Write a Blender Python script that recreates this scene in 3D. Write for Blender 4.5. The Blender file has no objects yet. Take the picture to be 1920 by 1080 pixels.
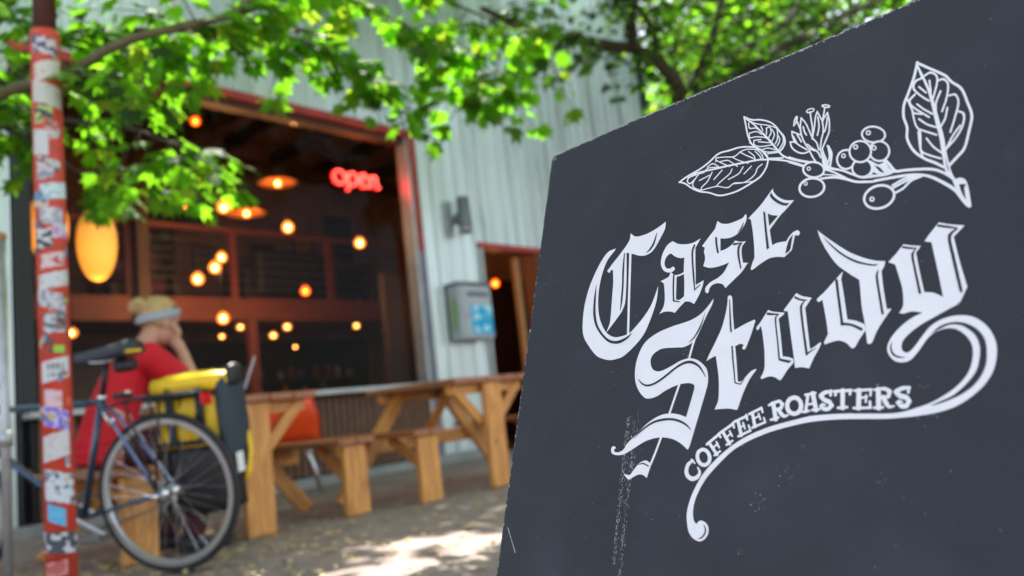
import bpy, bmesh, math, random
from mathutils import Vector, Matrix, Euler, noise
R = math.radians
sc = bpy.context.scene
col = sc.collection
random.seed(7)

# ------------------------------------------------------------------ camera
cd = bpy.data.cameras.new('camera'); cam = bpy.data.objects.new('camera', cd); col.objects.link(cam)
cd.sensor_width = 36; cd.lens = 28.125; cd.clip_start = 0.05; cd.clip_end = 800
cam.location = (0, 0, 0.55)
cam.matrix_world = Matrix.Translation((0, 0, 0.55)) @ Matrix.Rotation(-R(48.7), 4, 'Z') @ Matrix.Rotation(R(98.1), 4, 'X') @ Matrix.Rotation(-R(6.5), 4, 'Z')
cd.dof.use_dof = True; cd.dof.focus_distance = 0.845; cd.dof.aperture_fstop = 3.7
cd.dof.aperture_blades = 0
sc.camera = cam

# ------------------------------------------------------------------ sky, sun, exposure
SUN_EL, SUN_AZ = 60, 50          # azimuth from +Y towards +X
w = bpy.data.worlds.new('World'); sc.world = w; w.use_nodes = True
nt = w.node_tree; bg = nt.nodes['Background']
sky = nt.nodes.new('ShaderNodeTexSky'); sky.sky_type = 'NISHITA'; sky.sun_disc = False
sky.sun_elevation = R(SUN_EL); sky.sun_rotation = R(SUN_AZ); sky.air_density = 1.0; sky.dust_density = 1.5; sky.ozone_density = 1.0
hs_ = nt.nodes.new('ShaderNodeHueSaturation'); hs_.inputs['Saturation'].default_value = .50   # thin summer haze
nt.links.new(sky.outputs[0], hs_.inputs['Color']); nt.links.new(hs_.outputs[0], bg.inputs[0]); bg.inputs[1].default_value = 0.15
sd = bpy.data.lights.new('sun', 'SUN'); sd.energy = 4.5; sd.angle = R(0.53); sd.color = (1, .95, .86)
sun = bpy.data.objects.new('sun', sd); col.objects.link(sun)
sv = Vector((math.sin(R(SUN_AZ)) * math.cos(R(SUN_EL)), math.cos(R(SUN_AZ)) * math.cos(R(SUN_EL)), math.sin(R(SUN_EL))))
sun.rotation_euler = sv.to_track_quat('Z', 'Y').to_euler(); sun.location = sv * 20
sc.view_settings.view_transform = 'Standard'; sc.view_settings.look = 'None'; sc.view_settings.gamma = 1
sc.view_settings.use_curve_mapping = False; sc.view_settings.exposure = 1.75
sc.cycles.use_denoising = True
sc.cycles.max_bounces = 8; sc.cycles.transparent_max_bounces = 24; sc.cycles.caustics_reflective = False; sc.cycles.caustics_refractive = False
sc.cycles.sample_clamp_indirect = 6

# ------------------------------------------------------------------ materials
def mat(name, c, rough=.6, metal=0, spec=.5, var=.0, vscale=6, bump=0, bscale=40, c2=None, emit=None, stretch=None, coat=0):
    m = bpy.data.materials.new(name); m.use_nodes = True; t = m.node_tree; b = t.nodes['Principled BSDF']
    b.inputs['Base Color'].default_value = (*c, 1); b.inputs['Roughness'].default_value = rough; b.inputs['Metallic'].default_value = metal
    b.inputs['Specular IOR Level'].default_value = spec
    if coat: b.inputs['Coat Weight'].default_value = coat
    tc = t.nodes.new('ShaderNodeTexCoord'); mp = t.nodes.new('ShaderNodeMapping'); t.links.new(tc.outputs['Object'], mp.inputs[0])
    if stretch: mp.inputs['Scale'].default_value = stretch
    if var or c2:
        n = t.nodes.new('ShaderNodeTexNoise'); n.inputs['Scale'].default_value = vscale; n.inputs['Detail'].default_value = 6; n.inputs['Roughness'].default_value = .65
        t.links.new(mp.outputs[0], n.inputs[0])
        r = t.nodes.new('ShaderNodeValToRGB'); r.color_ramp.elements[0].position = .32; r.color_ramp.elements[1].position = .68
        d = c2 or tuple(x * (1 - var) for x in c)
        r.color_ramp.elements[0].color = (*d, 1); r.color_ramp.elements[1].color = (*(tuple(min(1, x * (1 + var * .6)) for x in c) if not c2 else c), 1)
        t.links.new(n.outputs[0], r.inputs[0]); t.links.new(r.outputs[0], b.inputs['Base Color'])
    if bump:
        n2 = t.nodes.new('ShaderNodeTexNoise'); n2.inputs['Scale'].default_value = bscale; n2.inputs['Detail'].default_value = 5
        t.links.new(mp.outputs[0], n2.inputs[0]); bp = t.nodes.new('ShaderNodeBump'); bp.inputs['Strength'].default_value = bump; bp.inputs['Distance'].default_value = .01
        t.links.new(n2.outputs[0], bp.inputs['Height']); t.links.new(bp.outputs[0], b.inputs['Normal'])
    if emit:
        b.inputs['Emission Color'].default_value = (*emit[0], 1); b.inputs['Emission Strength'].default_value = emit[1]
    return m

def wood(name, c, c2, sc_=1.0, rough=.55):
    m = bpy.data.materials.new(name); m.use_nodes = True; t = m.node_tree; b = t.nodes['Principled BSDF']; b.inputs['Roughness'].default_value = rough
    tc = t.nodes.new('ShaderNodeTexCoord'); mp = t.nodes.new('ShaderNodeMapping'); mp.inputs['Scale'].default_value = (2.2 * sc_, 16 * sc_, 16 * sc_)
    oi = t.nodes.new('ShaderNodeObjectInfo'); ad = t.nodes.new('ShaderNodeVectorMath'); ad.operation = 'ADD'
    ml = t.nodes.new('ShaderNodeMath'); ml.operation = 'MULTIPLY'; ml.inputs[1].default_value = 37
    t.links.new(oi.outputs['Random'], ml.inputs[0]); t.links.new(tc.outputs['Object'], ad.inputs[0]); t.links.new(ml.outputs[0], ad.inputs[1]); t.links.new(ad.outputs[0], mp.inputs[0])
    n = t.nodes.new('ShaderNodeTexNoise'); n.inputs['Scale'].default_value = 1.6; n.inputs['Detail'].default_value = 7; n.inputs['Distortion'].default_value = 1.2
    t.links.new(mp.outputs[0], n.inputs[0]); r = t.nodes.new('ShaderNodeValToRGB'); r.color_ramp.elements[0].position = .3; r.color_ramp.elements[1].position = .7
    r.color_ramp.elements[0].color = (*c2, 1); r.color_ramp.elements[1].color = (*c, 1); t.links.new(n.outputs[0], r.inputs[0])
    # knots
    v = t.nodes.new('ShaderNodeTexVoronoi'); v.inputs['Scale'].default_value = 5; mp2 = t.nodes.new('ShaderNodeMapping'); mp2.inputs['Scale'].default_value = (.7, 1.3, 1.3)
    t.links.new(ad.outputs[0], mp2.inputs[0]); t.links.new(mp2.outputs[0], v.inputs[0])
    r2 = t.nodes.new('ShaderNodeValToRGB'); r2.color_ramp.elements[0].position = .06; r2.color_ramp.elements[1].position = .13
    r2.color_ramp.elements[0].color = (.35, .25, .18, 1); r2.color_ramp.elements[1].color = (1, 1, 1, 1); t.links.new(v.outputs['Distance'], r2.inputs[0])
    mx = t.nodes.new('ShaderNodeMixRGB'); mx.blend_type = 'MULTIPLY'; mx.inputs[0].default_value = .85
    t.links.new(r.outputs[0], mx.inputs[1]); t.links.new(r2.outputs[0], mx.inputs[2]); t.links.new(mx.outputs[0], b.inputs['Base Color'])
    bp = t.nodes.new('ShaderNodeBump'); bp.inputs['Strength'].default_value = .25; bp.inputs['Distance'].default_value = .004
    t.links.new(n.outputs[0], bp.inputs['Height']); t.links.new(bp.outputs[0], b.inputs['Normal'])
    return m

def leaf_mat(name, c, tr, mixf=.5):
    m = bpy.data.materials.new(name); m.use_nodes = True; t = m.node_tree; b = t.nodes['Principled BSDF']; out = t.nodes['Material Output']
    b.inputs['Roughness'].default_value = .6; b.inputs['Specular IOR Level'].default_value = .25
    g = t.nodes.new('ShaderNodeNewGeometry'); r = t.nodes.new('ShaderNodeMapRange'); r.inputs['To Min'].default_value = .6; r.inputs['To Max'].default_value = 1.45
    t.links.new(g.outputs['Random Per Island'], r.inputs['Value'])
    hs = t.nodes.new('ShaderNodeHueSaturation'); hs.inputs['Color'].default_value = (*c, 1); t.links.new(r.outputs[0], hs.inputs['Value'])
    hs2 = t.nodes.new('ShaderNodeHueSaturation'); hs2.inputs['Color'].default_value = (*tr, 1); t.links.new(r.outputs[0], hs2.inputs['Value'])
    t.links.new(hs.outputs[0], b.inputs['Base Color'])
    tl = t.nodes.new('ShaderNodeBsdfTranslucent'); t.links.new(hs2.outputs[0], tl.inputs[0])
    mx = t.nodes.new('ShaderNodeMixShader'); mx.inputs[0].default_value = mixf
    t.links.new(b.outputs[0], mx.inputs[1]); t.links.new(tl.outputs[0], mx.inputs[2]); t.links.new(mx.outputs[0], out.inputs[0])
    return m

def board_paint():
    m = bpy.data.materials.new('slate_black_board_paint'); m.use_nodes = True; t = m.node_tree; b = t.nodes['Principled BSDF']; b.inputs['Roughness'].default_value = .42; b.inputs['Specular IOR Level'].default_value = .36
    tc = t.nodes.new('ShaderNodeTexCoord')
    def ns(s, det, scl=(1, 1, 1)):
        mp = t.nodes.new('ShaderNodeMapping'); mp.inputs['Scale'].default_value = scl; t.links.new(tc.outputs['Object'], mp.inputs[0])
        n = t.nodes.new('ShaderNodeTexNoise'); n.inputs['Scale'].default_value = s; n.inputs['Detail'].default_value = det; t.links.new(mp.outputs[0], n.inputs[0]); return n
    def ramp(n, a, p, c, q):
        r = t.nodes.new('ShaderNodeValToRGB'); r.color_ramp.elements[0].position = p; r.color_ramp.elements[1].position = q
        r.color_ramp.elements[0].color = (*a, 1); r.color_ramp.elements[1].color = (*c, 1); t.links.new(n.outputs[0], r.inputs[0]); return r
    a = ramp(ns(3.2, 8, (1, 1, .7)), (.0085, .0088, .0150), .28, (.0150, .0158, .0250), .72)
    s = ramp(ns(420, 2), (0, 0, 0), .69, (.026, .026, .028), .80)       # pale dust specks
    k = ramp(ns(26, 7, (1, .45, 1)), (0, 0, 0), .62, (.016, .016, .018), .82)  # chalky smudges
    def add(x, y):
        q = t.nodes.new('ShaderNodeMixRGB'); q.blend_type = 'ADD'; q.inputs[0].default_value = 1; t.links.new(x.outputs[0], q.inputs[1]); t.links.new(y.outputs[0], q.inputs[2]); return q
    k2 = ramp(ns(9, 9, (1, 1, 1)), (0, 0, 0), .52, (.0085, .0095, .0125), .74)       # faded, dusty areas
    rr_ = ramp(ns(6, 6), (.34, .34, .34), .3, (.56, .56, .56), .7); t.links.new(rr_.outputs[0], b.inputs['Roughness'])
    z = add(add(add(a, s), k), k2); t.links.new(z.outputs[0], b.inputs['Base Color'])
    bn = ns(260, 3); bp = t.nodes.new('ShaderNodeBump'); bp.inputs['Strength'].default_value = .12; bp.inputs['Distance'].default_value = .001
    t.links.new(bn.outputs[0], bp.inputs['Height']); t.links.new(bp.outputs[0], b.inputs['Normal'])
    return m

def print_mat(name, base, ink, scale, thr, seed):
    """flat illegible print on a sticker"""
    m = bpy.data.materials.new(name); m.use_nodes = True; t = m.node_tree; b = t.nodes['Principled BSDF']; b.inputs['Roughness'].default_value = .45
    tc = t.nodes.new('ShaderNodeTexCoord'); mp = t.nodes.new('ShaderNodeMapping'); mp.inputs['Location'].default_value = (seed, seed * .7, seed * .3); mp.inputs['Scale'].default_value = (1, 1, 1.3)
    t.links.new(tc.outputs['Object'], mp.inputs[0])
    n = t.nodes.new('ShaderNodeTexNoise'); n.inputs['Scale'].default_value = scale; n.inputs['Detail'].default_value = 1; t.links.new(mp.outputs[0], n.inputs[0])
    r = t.nodes.new('ShaderNodeValToRGB'); r.color_ramp.interpolation = 'CONSTANT'; r.color_ramp.elements[0].color = (*base, 1); r.color_ramp.elements[1].position = thr; r.color_ramp.elements[1].color = (*ink, 1)
    t.links.new(n.outputs[0], r.inputs[0]); t.links.new(r.outputs[0], b.inputs['Base Color']); return m

M = {}
M['board'] = board_paint()
M['letter'] = mat('white_sign_paint', (.74, .74, .77), .55, var=.05, vscale=30, bump=.04, bscale=300)
M['chip'] = mat('chipped_edge', (.55, .55, .55), .8, var=.3, vscale=80)
M['ply'] = mat('raw_ply_edge', (.30, .24, .18), .8, var=.4, vscale=60)
M['galv'] = mat('pale_green_steel', (.68, .75, .735), .34, .66, var=.16, vscale=1.6, stretch=(3, 3, .35), bump=.05, bscale=8)
M['galv2'] = mat('pale_green_steel_stained', (.63, .71, .69), .37, .60, var=.28, vscale=2.2, stretch=(3, 3, .45), bump=.05, bscale=8)
M['redtrim'] = mat('red_trim_paint', (.42, .045, .03), .5, var=.35, vscale=9)
M['browntrim'] = mat('brown_trim_paint', (.075, .022, .014), .5, var=.3, vscale=9)
M['steel'] = mat('grey_steel_frame', (.42, .43, .42), .4, .5, var=.2, vscale=5)
M['steelblue'] = mat('blue_grey_jamb', (.19, .20, .26), .5, .2, var=.2, vscale=5)
M['slat'] = wood('brown_ribbed_timber', (.19, .085, .038), (.08, .036, .018), 1, .6)
M['cedar'] = wood('cedar_timber', (.80, .37, .09), (.46, .175, .040))
M['cedar_red'] = wood('reddish_cedar_timber', (.40, .15, .055), (.24, .08, .03), 1, .4)
M['concrete'] = mat('worn_concrete', (.285, .220, .195), .85, var=.26, vscale=2.4, bump=.5, bscale=60)
M['paving'] = mat('asphalt_and_dust', (.155, .147, .14), .9, var=.35, vscale=1.3, bump=.7, bscale=90)
M['kerb'] = mat('concrete_kerb', (.30, .30, .29), .85, var=.25, vscale=4, bump=.4, bscale=50)
M['black'] = mat('black_plastic', (.012, .012, .014), .45)
M['rubber'] = mat('tyre_rubber', (.016, .016, .018), .75, bump=.3, bscale=200)
M['alu'] = mat('brushed_aluminium', (.62, .63, .65), .28, .95)
M['chrome'] = mat('chrome', (.8, .8, .82), .12, 1)
M['dullsteel'] = mat('dull_steel', (.22, .21, .19), .45, .8, var=.3)
M['bluepaint'] = mat('dark_blue_frame_paint', (.012, .05, .10), .25, .3, coat=.6)
M['bluelight'] = mat('silver_blue_paint', (.12, .18, .34), .25, .5, coat=.6)
M['saddle'] = mat('grey_black_saddle', (.03, .032, .045), .5)
M['yellow'] = mat('yellow_pannier_fabric', (.88, .56, .008), .45, var=.08, vscale=12, bump=.2, bscale=30)
M['navy'] = mat('dark_slate_fabric', (.018, .03, .045), .6, var=.2, bump=.3, bscale=25)
M['redplastic'] = mat('red_reflector_plastic', (.6, .01, .01), .2)
M['orangeplastic'] = mat('orange_red_shell_plastic', (.85, .07, .010), .3)
M['shirt'] = mat('red_cotton', (.60, .004, .016), .8, var=.15, vscale=10, bump=.3, bscale=14)
M['shorts'] = mat('dark_cotton', (.05, .008, .015), .85, bump=.3, bscale=14)
M['skin'] = mat('skin', (.52, .27, .18), .5, var=.08, vscale=14)
M['hair'] = mat('blond_hair', (.55, .36, .15), .5, var=.35, vscale=26, stretch=(1, 1, 3), bump=.8, bscale=60)
M['band'] = mat('grey_headband', (.34, .37, .42), .7)
M['shoe'] = mat('dark_shoe', (.03, .03, .035), .6)
M['poleR'] = mat('worn_red_pole_paint', (.66, .060, .028), .5, c2=(.42, .05, .03), vscale=7, bump=.3, bscale=30)
M['galvpole'] = mat('galvanised_rack_tube', (.42, .43, .44), .4, .7, var=.25, vscale=12)
M['bark'] = mat('maple_bark', (.075, .06, .042), .9, c2=(.035, .028, .02), vscale=9, bump=.8, bscale=30, stretch=(1, 1, .4))
M['barkpale'] = mat('greenish_branch_bark', (.15, .125, .06), .85, c2=(.085, .075, .035), vscale=14, bump=.5, bscale=40)
M['leaf'] = leaf_mat('maple_leaf_green', (.045, .14, .010), (.22, .58, .015), .60)
M['leafy'] = leaf_mat('maple_leaf_yellow_green', (.10, .22, .015), (.42, .62, .03), .6)
M['leafd'] = leaf_mat('maple_leaf_dark', (.025, .070, .014), (.07, .17, .018), .45)
M['leafr'] = leaf_mat('maple_leaf_rusty', (.25, .05, .02), (.5, .1, .03), .5)
M['litter'] = mat('fallen_leaf', (.60, .50, .26), .7, c2=(.30, .17, .06), vscale=3)
M['plaster'] = mat('warm_plaster', (.24, .14, .11), .85, var=.35, vscale=2)
M['ceilwood'] = wood('dark_ceiling_boards', (.34, .18, .13), (.2, .10, .075), .6)
M['beam'] = wood('red_brown_beam', (.17, .036, .015), (.075, .016, .008), .8)
M['darkwood'] = wood('dark_timber', (.05, .022, .013), (.02, .01, .007), .8)
M['floorin'] = mat('dark_cafe_floor', (.06, .045, .035), .4, var=.3)
M['dark'] = mat('near_black', (.008, .008, .01), .5)
M['counter'] = mat('grey_counter_front', (.10, .11, .115), .6, var=.2)
M['tan'] = wood('tan_plywood', (.45, .22, .08), (.3, .13, .045), 1)
M['copper'] = mat('copper_shade', (.75, .25, .06), .35, .7)
M['bulb'] = mat('warm_lit_bulb', (1, .6, .2), .3, emit=((1, .30, .035), 3.2))
M['bulbhot'] = mat('hot_filament_bulb', (1, .7, .3), .3, emit=((1, .40, .08), 4.2))
M['bulbdim'] = mat('small_lit_lamp', (1, .6, .2), .3, emit=((1, .34, .07), 1.8))
M['bulbred'] = mat('orange_lit_bulb', (1, .3, .05), .3, emit=((1, .13, .01), 2.6))
M['neon'] = mat('red_neon_glow', (1, .1, .05), .3, emit=((1, .09, .07), 1.9)); M['neonred'] = mat('red_neon_halo_tube', (1, .05, .02), .3, emit=((1, .004, .004), .75))
M['lantern'] = mat('paper_lantern_lit', (.9, .5, .15), .9, var=0, emit=((1, .30, .02), .55))
for nm_, cg, st_ in (('bulbhot', (1, .20, .02), 1.5), ('bulb', (1, .16, .012), 1.5), ('bulbdim', (1, .22, .03), 1.2), ('bulbred', (1, .08, .004), 1.5)):
    m_ = bpy.data.materials.new('tinted_lit_glass'); m_.use_nodes = True; t = m_.node_tree; t.nodes.remove(t.nodes['Principled BSDF'])
    em = t.nodes.new('ShaderNodeEmission'); em.inputs[0].default_value = (*cg, 1); em.inputs[1].default_value = st_; tp = t.nodes.new('ShaderNodeBsdfTransparent'); mx = t.nodes.new('ShaderNodeMixShader'); mx.inputs[0].default_value = .6
    t.links.new(tp.outputs[0], mx.inputs[1]); t.links.new(em.outputs[0], mx.inputs[2]); t.links.new(mx.outputs[0], t.nodes['Material Output'].inputs[0]); M[nm_] = m_
M['filament'] = mat('glowing_filament', (1, .6, .2), .4, emit=((1, .50, .12), 14))
M['filamentred'] = mat('orange_filament', (1, .5, .1), .4, emit=((1, .22, .02), 9))
lm_ = M['lantern'].node_tree; lb = lm_.nodes['Principled BSDF']; tc_ = lm_.nodes.new('ShaderNodeTexCoord'); vm = lm_.nodes.new('ShaderNodeVectorMath'); vm.operation = 'DISTANCE'; vm.inputs[1].default_value = (0, -.06, -.10)
mr = lm_.nodes.new('ShaderNodeMapRange'); mr.inputs['From Min'].default_value = .09; mr.inputs['From Max'].default_value = .42; mr.inputs['To Min'].default_value = .52; mr.inputs['To Max'].default_value = .09    # paper is brightest next to the bulb inside
lm_.links.new(tc_.outputs['Object'], vm.inputs[0]); lm_.links.new(vm.outputs['Value'], mr.inputs[0]); lm_.links.new(mr.outputs[0], lb.inputs['Emission Strength'])
M['white'] = mat('white_plastic', (.75, .75, .74), .5)
M['boxgrey'] = mat('grey_meter_box', (.46, .51, .54), .5, .1, var=.15)
M['boxdark'] = mat('dark_grey_fixture', (.15, .17, .175), .4, .4)
M['stickblue'] = print_mat('blue_and_white_print', (.01, .40, .74), (.42, .78, .90), 9, .56, 3.3)
M['stickgreen'] = mat('green_notice', (.28, .45, .18), .6)
M['wallgrey'] = mat('grey_render_wall', (.16, .16, .17), .85, var=.2, vscale=.6)
M['greenpost'] = mat('dark_green_post', (.012, .045, .03), .5)
gl = bpy.data.materials.new('window_glass'); gl.use_nodes = True; t = gl.node_tree; t.nodes.remove(t.nodes['Principled BSDF'])
tr = t.nodes.new('ShaderNodeBsdfTransparent'); tr.inputs[0].default_value = (.93, .95, .95, 1); gs = t.nodes.new('ShaderNodeBsdfGlossy'); gs.inputs['Roughness'].default_value = .02
fr = t.nodes.new('ShaderNodeFresnel'); fr.inputs[0].default_value = 1.10; mx = t.nodes.new('ShaderNodeMixShader')
t.links.new(fr.outputs[0], mx.inputs[0]); t.links.new(tr.outputs[0], mx.inputs[1]); t.links.new(gs.outputs[0], mx.inputs[2]); t.links.new(mx.outputs[0], t.nodes['Material Output'].inputs[0])
M['glass'] = gl

# ------------------------------------------------------------------ helpers
def link(o, parent=None):
    col.objects.link(o)
    if parent: o.parent = parent
    return o
def tag(o, label=None, cat=None, group=None, kind=None):
    if label: o['label'] = label
    if cat: o['category'] = cat
    if group: o['group'] = group
    if kind: o['kind'] = kind
    return o
def empty(name, loc=(0, 0, 0), rz=0, label=None, cat=None, group=None):
    o = bpy.data.objects.new(name, None); o.location = loc; o.rotation_euler = (0, 0, rz); o.empty_display_size = .1
    return tag(link(o), label, cat, group)
def obj(name, bm, m, parent=None, smooth=False, loc=None, rot=None):
    me = bpy.data.meshes.new(name)
    if isinstance(bm, bmesh.types.BMesh):
        bmesh.ops.recalc_face_normals(bm, faces=bm.faces); bm.to_mesh(me); bm.free()
    else: me.from_pydata(*bm)
    for x in (m if isinstance(m, (list, tuple)) else [m]): me.materials.append(x)
    if smooth: me.polygons.foreach_set('use_smooth', [True] * len(me.polygons))
    o = bpy.data.objects.new(name, me)
    if loc is not None: o.location = loc
    if rot is not None: o.rotation_euler = rot
    return link(o, parent)
def box_bm(sx, sy, sz, c=(0, 0, 0), bev=0, bm=None):
    b = bm or bmesh.new(); g = bmesh.ops.create_cube(b, size=1)
    bmesh.ops.scale(b, vec=(sx, sy, sz), verts=g['verts']); bmesh.ops.translate(b, vec=c, verts=g['verts'])
    if bev:
        es = {e for v in g['verts'] for e in v.link_edges}; bmesh.ops.bevel(b, geom=list(es), offset=bev, segments=1, affect='EDGES')
    return b
def box(name, lo, hi, m, parent=None, bev=0):
    lo, hi = Vector(lo), Vector(hi); c = (lo + hi) / 2; s = hi - lo
    if parent: c = c - parent.matrix_local.translation if False else c
    return obj(name, box_bm(s.x, s.y, s.z, bev=bev), m, parent, loc=c)
def plank(name, p0, p1, wd, th, m, parent=None, side=(0, 0, 1), bev=.004):
    """a board whose local X runs from p0 to p1; `side` is the direction of its width"""
    p0, p1 = Vector(p0), Vector(p1); x = (p1 - p0); L = x.length; x.normalize(); y = Vector(side); y = (y - x * y.dot(x)).normalized(); z = x.cross(y)
    o = obj(name, box_bm(L, wd, th, bev=bev), m, parent)
    mw = Matrix((x, y, z)).transposed().to_4x4(); mw.translation = (p0 + p1) / 2; o.matrix_local = mw
    return o
def tube_bm(pts, r, seg=10, bm=None, cap=True):
    b = bm or bmesh.new(); pts = [Vector(p) for p in pts]; n = len(pts); rs = r if isinstance(r, (list, tuple)) else [r] * n; rings = []
    ref = Vector((0, 0, 1)) if abs((pts[1] - pts[0]).normalized().z) < .9 else Vector((1, 0, 0))
    for i, p in enumerate(pts):
        t = (pts[min(i + 1, n - 1)] - pts[max(i - 1, 0)]).normalized(); u = (ref - t * ref.dot(t)).normalized(); v = t.cross(u); ref = u
        rings.append([b.verts.new(p + (u * math.cos(a) + v * math.sin(a)) * rs[i]) for a in [2 * math.pi * k / seg for k in range(seg)]])
    for a, c in zip(rings, rings[1:]):
        for k in range(seg): b.faces.new((a[k], a[(k + 1) % seg], c[(k + 1) % seg], c[k]))
    if cap: b.faces.new(rings[0][::-1]); b.faces.new(rings[-1])
    return b
def tube(name, pts, r, m, parent=None, seg=10): return obj(name, tube_bm(pts, r, seg), m, parent, True)
def cat_rom(P, n):
    P = [Vector(p) for p in P]; out = []
    for i in range(len(P) - 1):
        p0 = P[i - 1] if i else P[0] * 2 - P[1]; p3 = P[i + 2] if i + 2 < len(P) else P[-1] * 2 - P[-2]; p1, p2 = P[i], P[i + 1]
        for k in range(n):
            t = k / n; out.append(.5 * ((2 * p1) + (p2 - p0) * t + (2 * p0 - 5 * p1 + 4 * p2 - p3) * t * t + (3 * p1 - p0 - 3 * p2 + p3) * t ** 3))
    return out + [P[-1]]
def ring_bm(R_, prof, seg=64, bm=None):
    """lathe of (radius offset, axial) profile around the local Y axis"""
    b = bm or bmesh.new(); rings = []
    for i in range(seg):
        a = 2 * math.pi * i / seg; rings.append([b.verts.new(((R_ + p[0]) * math.cos(a), p[1], (R_ + p[0]) * math.sin(a))) for p in prof])
    for i in range(seg):
        A, B = rings[i], rings[(i + 1) % seg]
        for k in range(len(prof)): b.faces.new((A[k], A[(k + 1) % len(prof)], B[(k + 1) % len(prof)], B[k]))
    return b
def circ(r, n=10): return [(r * math.cos(2 * math.pi * k / n), r * math.sin(2 * math.pi * k / n)) for k in range(n)]
def lathe_bm(prof, seg=24, bm=None, c=(0, 0, 0)):
    b = bm or bmesh.new(); rings = []
    for r, z in prof:
        rings.append([b.verts.new((c[0] + r * math.cos(a), c[1] + r * math.sin(a), c[2] + z)) for a in [2 * math.pi * k / seg for k in range(seg)]])
    for A, B in zip(rings, rings[1:]):
        for k in range(seg): b.faces.new((A[k], A[(k + 1) % seg], B[(k + 1) % seg], B[k]))
    return b
def ball_bm(r, c=(0, 0, 0), s=(1, 1, 1), u=16, v=10, bm=None, rot=None):
    b = bm or bmesh.new(); g = bmesh.ops.create_uvsphere(b, u_segments=u, v_segments=v, radius=r)
    bmesh.ops.scale(b, vec=s, verts=g['verts'])
    if rot: bmesh.ops.rotate(b, cent=(0, 0, 0), matrix=Euler(rot).to_matrix(), verts=g['verts'])
    bmesh.ops.translate(b, vec=c, verts=g['verts']); return b
def copy_tree(o, parent=None):
    c = o.copy(); col.objects.link(c)
    if parent: c.parent = parent
    for ch in [x for x in kids.get(o.name, [])]: copy_tree(ch, c)
    return c
kids = {}

YW = 6.5     # the cafe's front wall stands on this line; +X runs along it, +Y goes into the building

# ------------------------------------------------------------------ ground
def ground():
    o = obj('ground', box_bm(240, 240, .02, c=(0, 0, -.025)), M['paving']); tag(o, kind='structure')
    b = bmesh.new()
    n = 40
    for i in range(n + 1):
        for j in range(n + 1):
            x = -4 + 18 * i / n; y = -2.5 + (YW - .02 + 2.5) * j / n
            b.verts.new((x, y, -.004 + .006 * noise.noise(Vector((x * 1.3, y * 1.3, 0)))))
    b.verts.ensure_lookup_table()
    for i in range(n):
        for j in range(n):
            a = i * (n + 1) + j; b.faces.new([b.verts[k] for k in (a, a + n + 1, a + n + 2, a + 1)])
    tag(obj('patio', b, M['concrete'], smooth=True), kind='structure')
    # fallen leaves nobody could count
    b = bmesh.new(); rn = random.Random(3)
    for k in range(1500):
        x = rn.uniform(.4, 6.2); y = rn.uniform(.9, 6.2)
        if rn.random() > .35 and not (1.2 < x < 4.5 and 2 < y < 5): continue
        s = rn.uniform(.008, .03); a = rn.uniform(0, 6.28); z = .006
        vs = [b.verts.new((x + s * q * math.cos(a + t), y + s * q * math.sin(a + t), z + rn.uniform(0, .012))) for t, q in ((0, 1), (1, .6), (2.1, .9), (3.1, .5), (4.2, .9), (5.2, .6))]
        b.faces.new(vs)
    for k in range(520):
        x = rn.gauss(1.35, .5); y = rn.gauss(3.7, .6)
        if y > YW - .2: continue
        s = rn.uniform(.01, .034); a = rn.uniform(0, 6.28); vs = [b.verts.new((x + s * q * math.cos(a + t), y + s * q * math.sin(a + t), .008 + rn.uniform(0, .014))) for t, q in ((0, 1), (1, .6), (2.1, .9), (3.1, .5), (4.2, .9), (5.2, .6))]
        b.faces.new(vs)
    tag(obj('leaf_litter', b, M['litter']), 'pale dry leaves scattered over the concrete patio', 'leaf litter', kind='stuff')
ground()

# ------------------------------------------------------------------ building
bld = empty('cafe_building', (4.4, YW, 0), label='long pale green corrugated metal cafe building with a big open-fronted window', cat='building')
BO = Vector((4.4, YW, 0)); MZ, MY = 2.50, 10.6
def bpart(name, lo, hi, m, parent=None, bev=0):
    o = box(name, Vector(lo) - BO, Vector(hi) - BO, m, parent or bld, bev); return o
ZT = 7.0
def corrugated(x0, x1, z0, z1, m):
    """one sheet of ribbed cladding; narrow raised ribs every 0.2 m"""
    prof = []; x = math.ceil(x0 / .2 - 1e-6) * .2
    prof.append((x0, 0))
    while x < x1 - .03:
        if x > x0 + .02:
            prof += [(x - .022, 0), (x - .012, -.028), (x + .012, -.028), (x + .022, 0), (x + .09, 0), (x + .10, -.005), (x + .11, 0)]
        x += .2
    prof = [p for p in prof if p[0] <= x1 - .001] + [(x1, 0)]
    b = bmesh.new(); T = .03; zs = [z0, z1]
    f = [[b.verts.new((p[0], p[1], z)) for p in prof] for z in zs]; bk = [[b.verts.new((p[0], T, z)) for p in (prof[0], prof[-1])] for z in zs]
    for i in range(len(prof) - 1): b.faces.new((f[0][i], f[0][i + 1], f[1][i + 1], f[1][i]))
    b.faces.new((bk[0][0], bk[1][0], bk[1][1], bk[0][1])); b.faces.new((f[0][0], f[1][0], bk[1][0], bk[0][0])); b.faces.new((f[0][-1], bk[0][1], bk[1][1], f[1][-1]))
    b.faces.new(f[1] + [bk[1][1], bk[1][0]]); b.faces.new([bk[0][0], bk[0][1]] + f[0][::-1])
    o = obj('wall_panel', b, m, bld, loc=Vector((0, YW, 0)) - BO + Vector((0, random.uniform(-.003, .003), 0)))
    return o
WX0, WX1, WZ0, WZ1 = 2.03, 5.80, .86, 3.56     # window opening
DX0, DX1, DZ1 = 6.90, 8.00, 2.42               # door opening
XE = 11.1
k = 0
def run(x0, x1, z0, z1):
    global k
    x = x0
    while x < x1 - .05:
        e = min((math.floor(x / .8 + 1e-6) + 1) * .8, x1)
        corrugated(x, e - .003, z0, z1, M['galv'] if k % 3 else M['galv2']); k += 1; x = e
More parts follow.
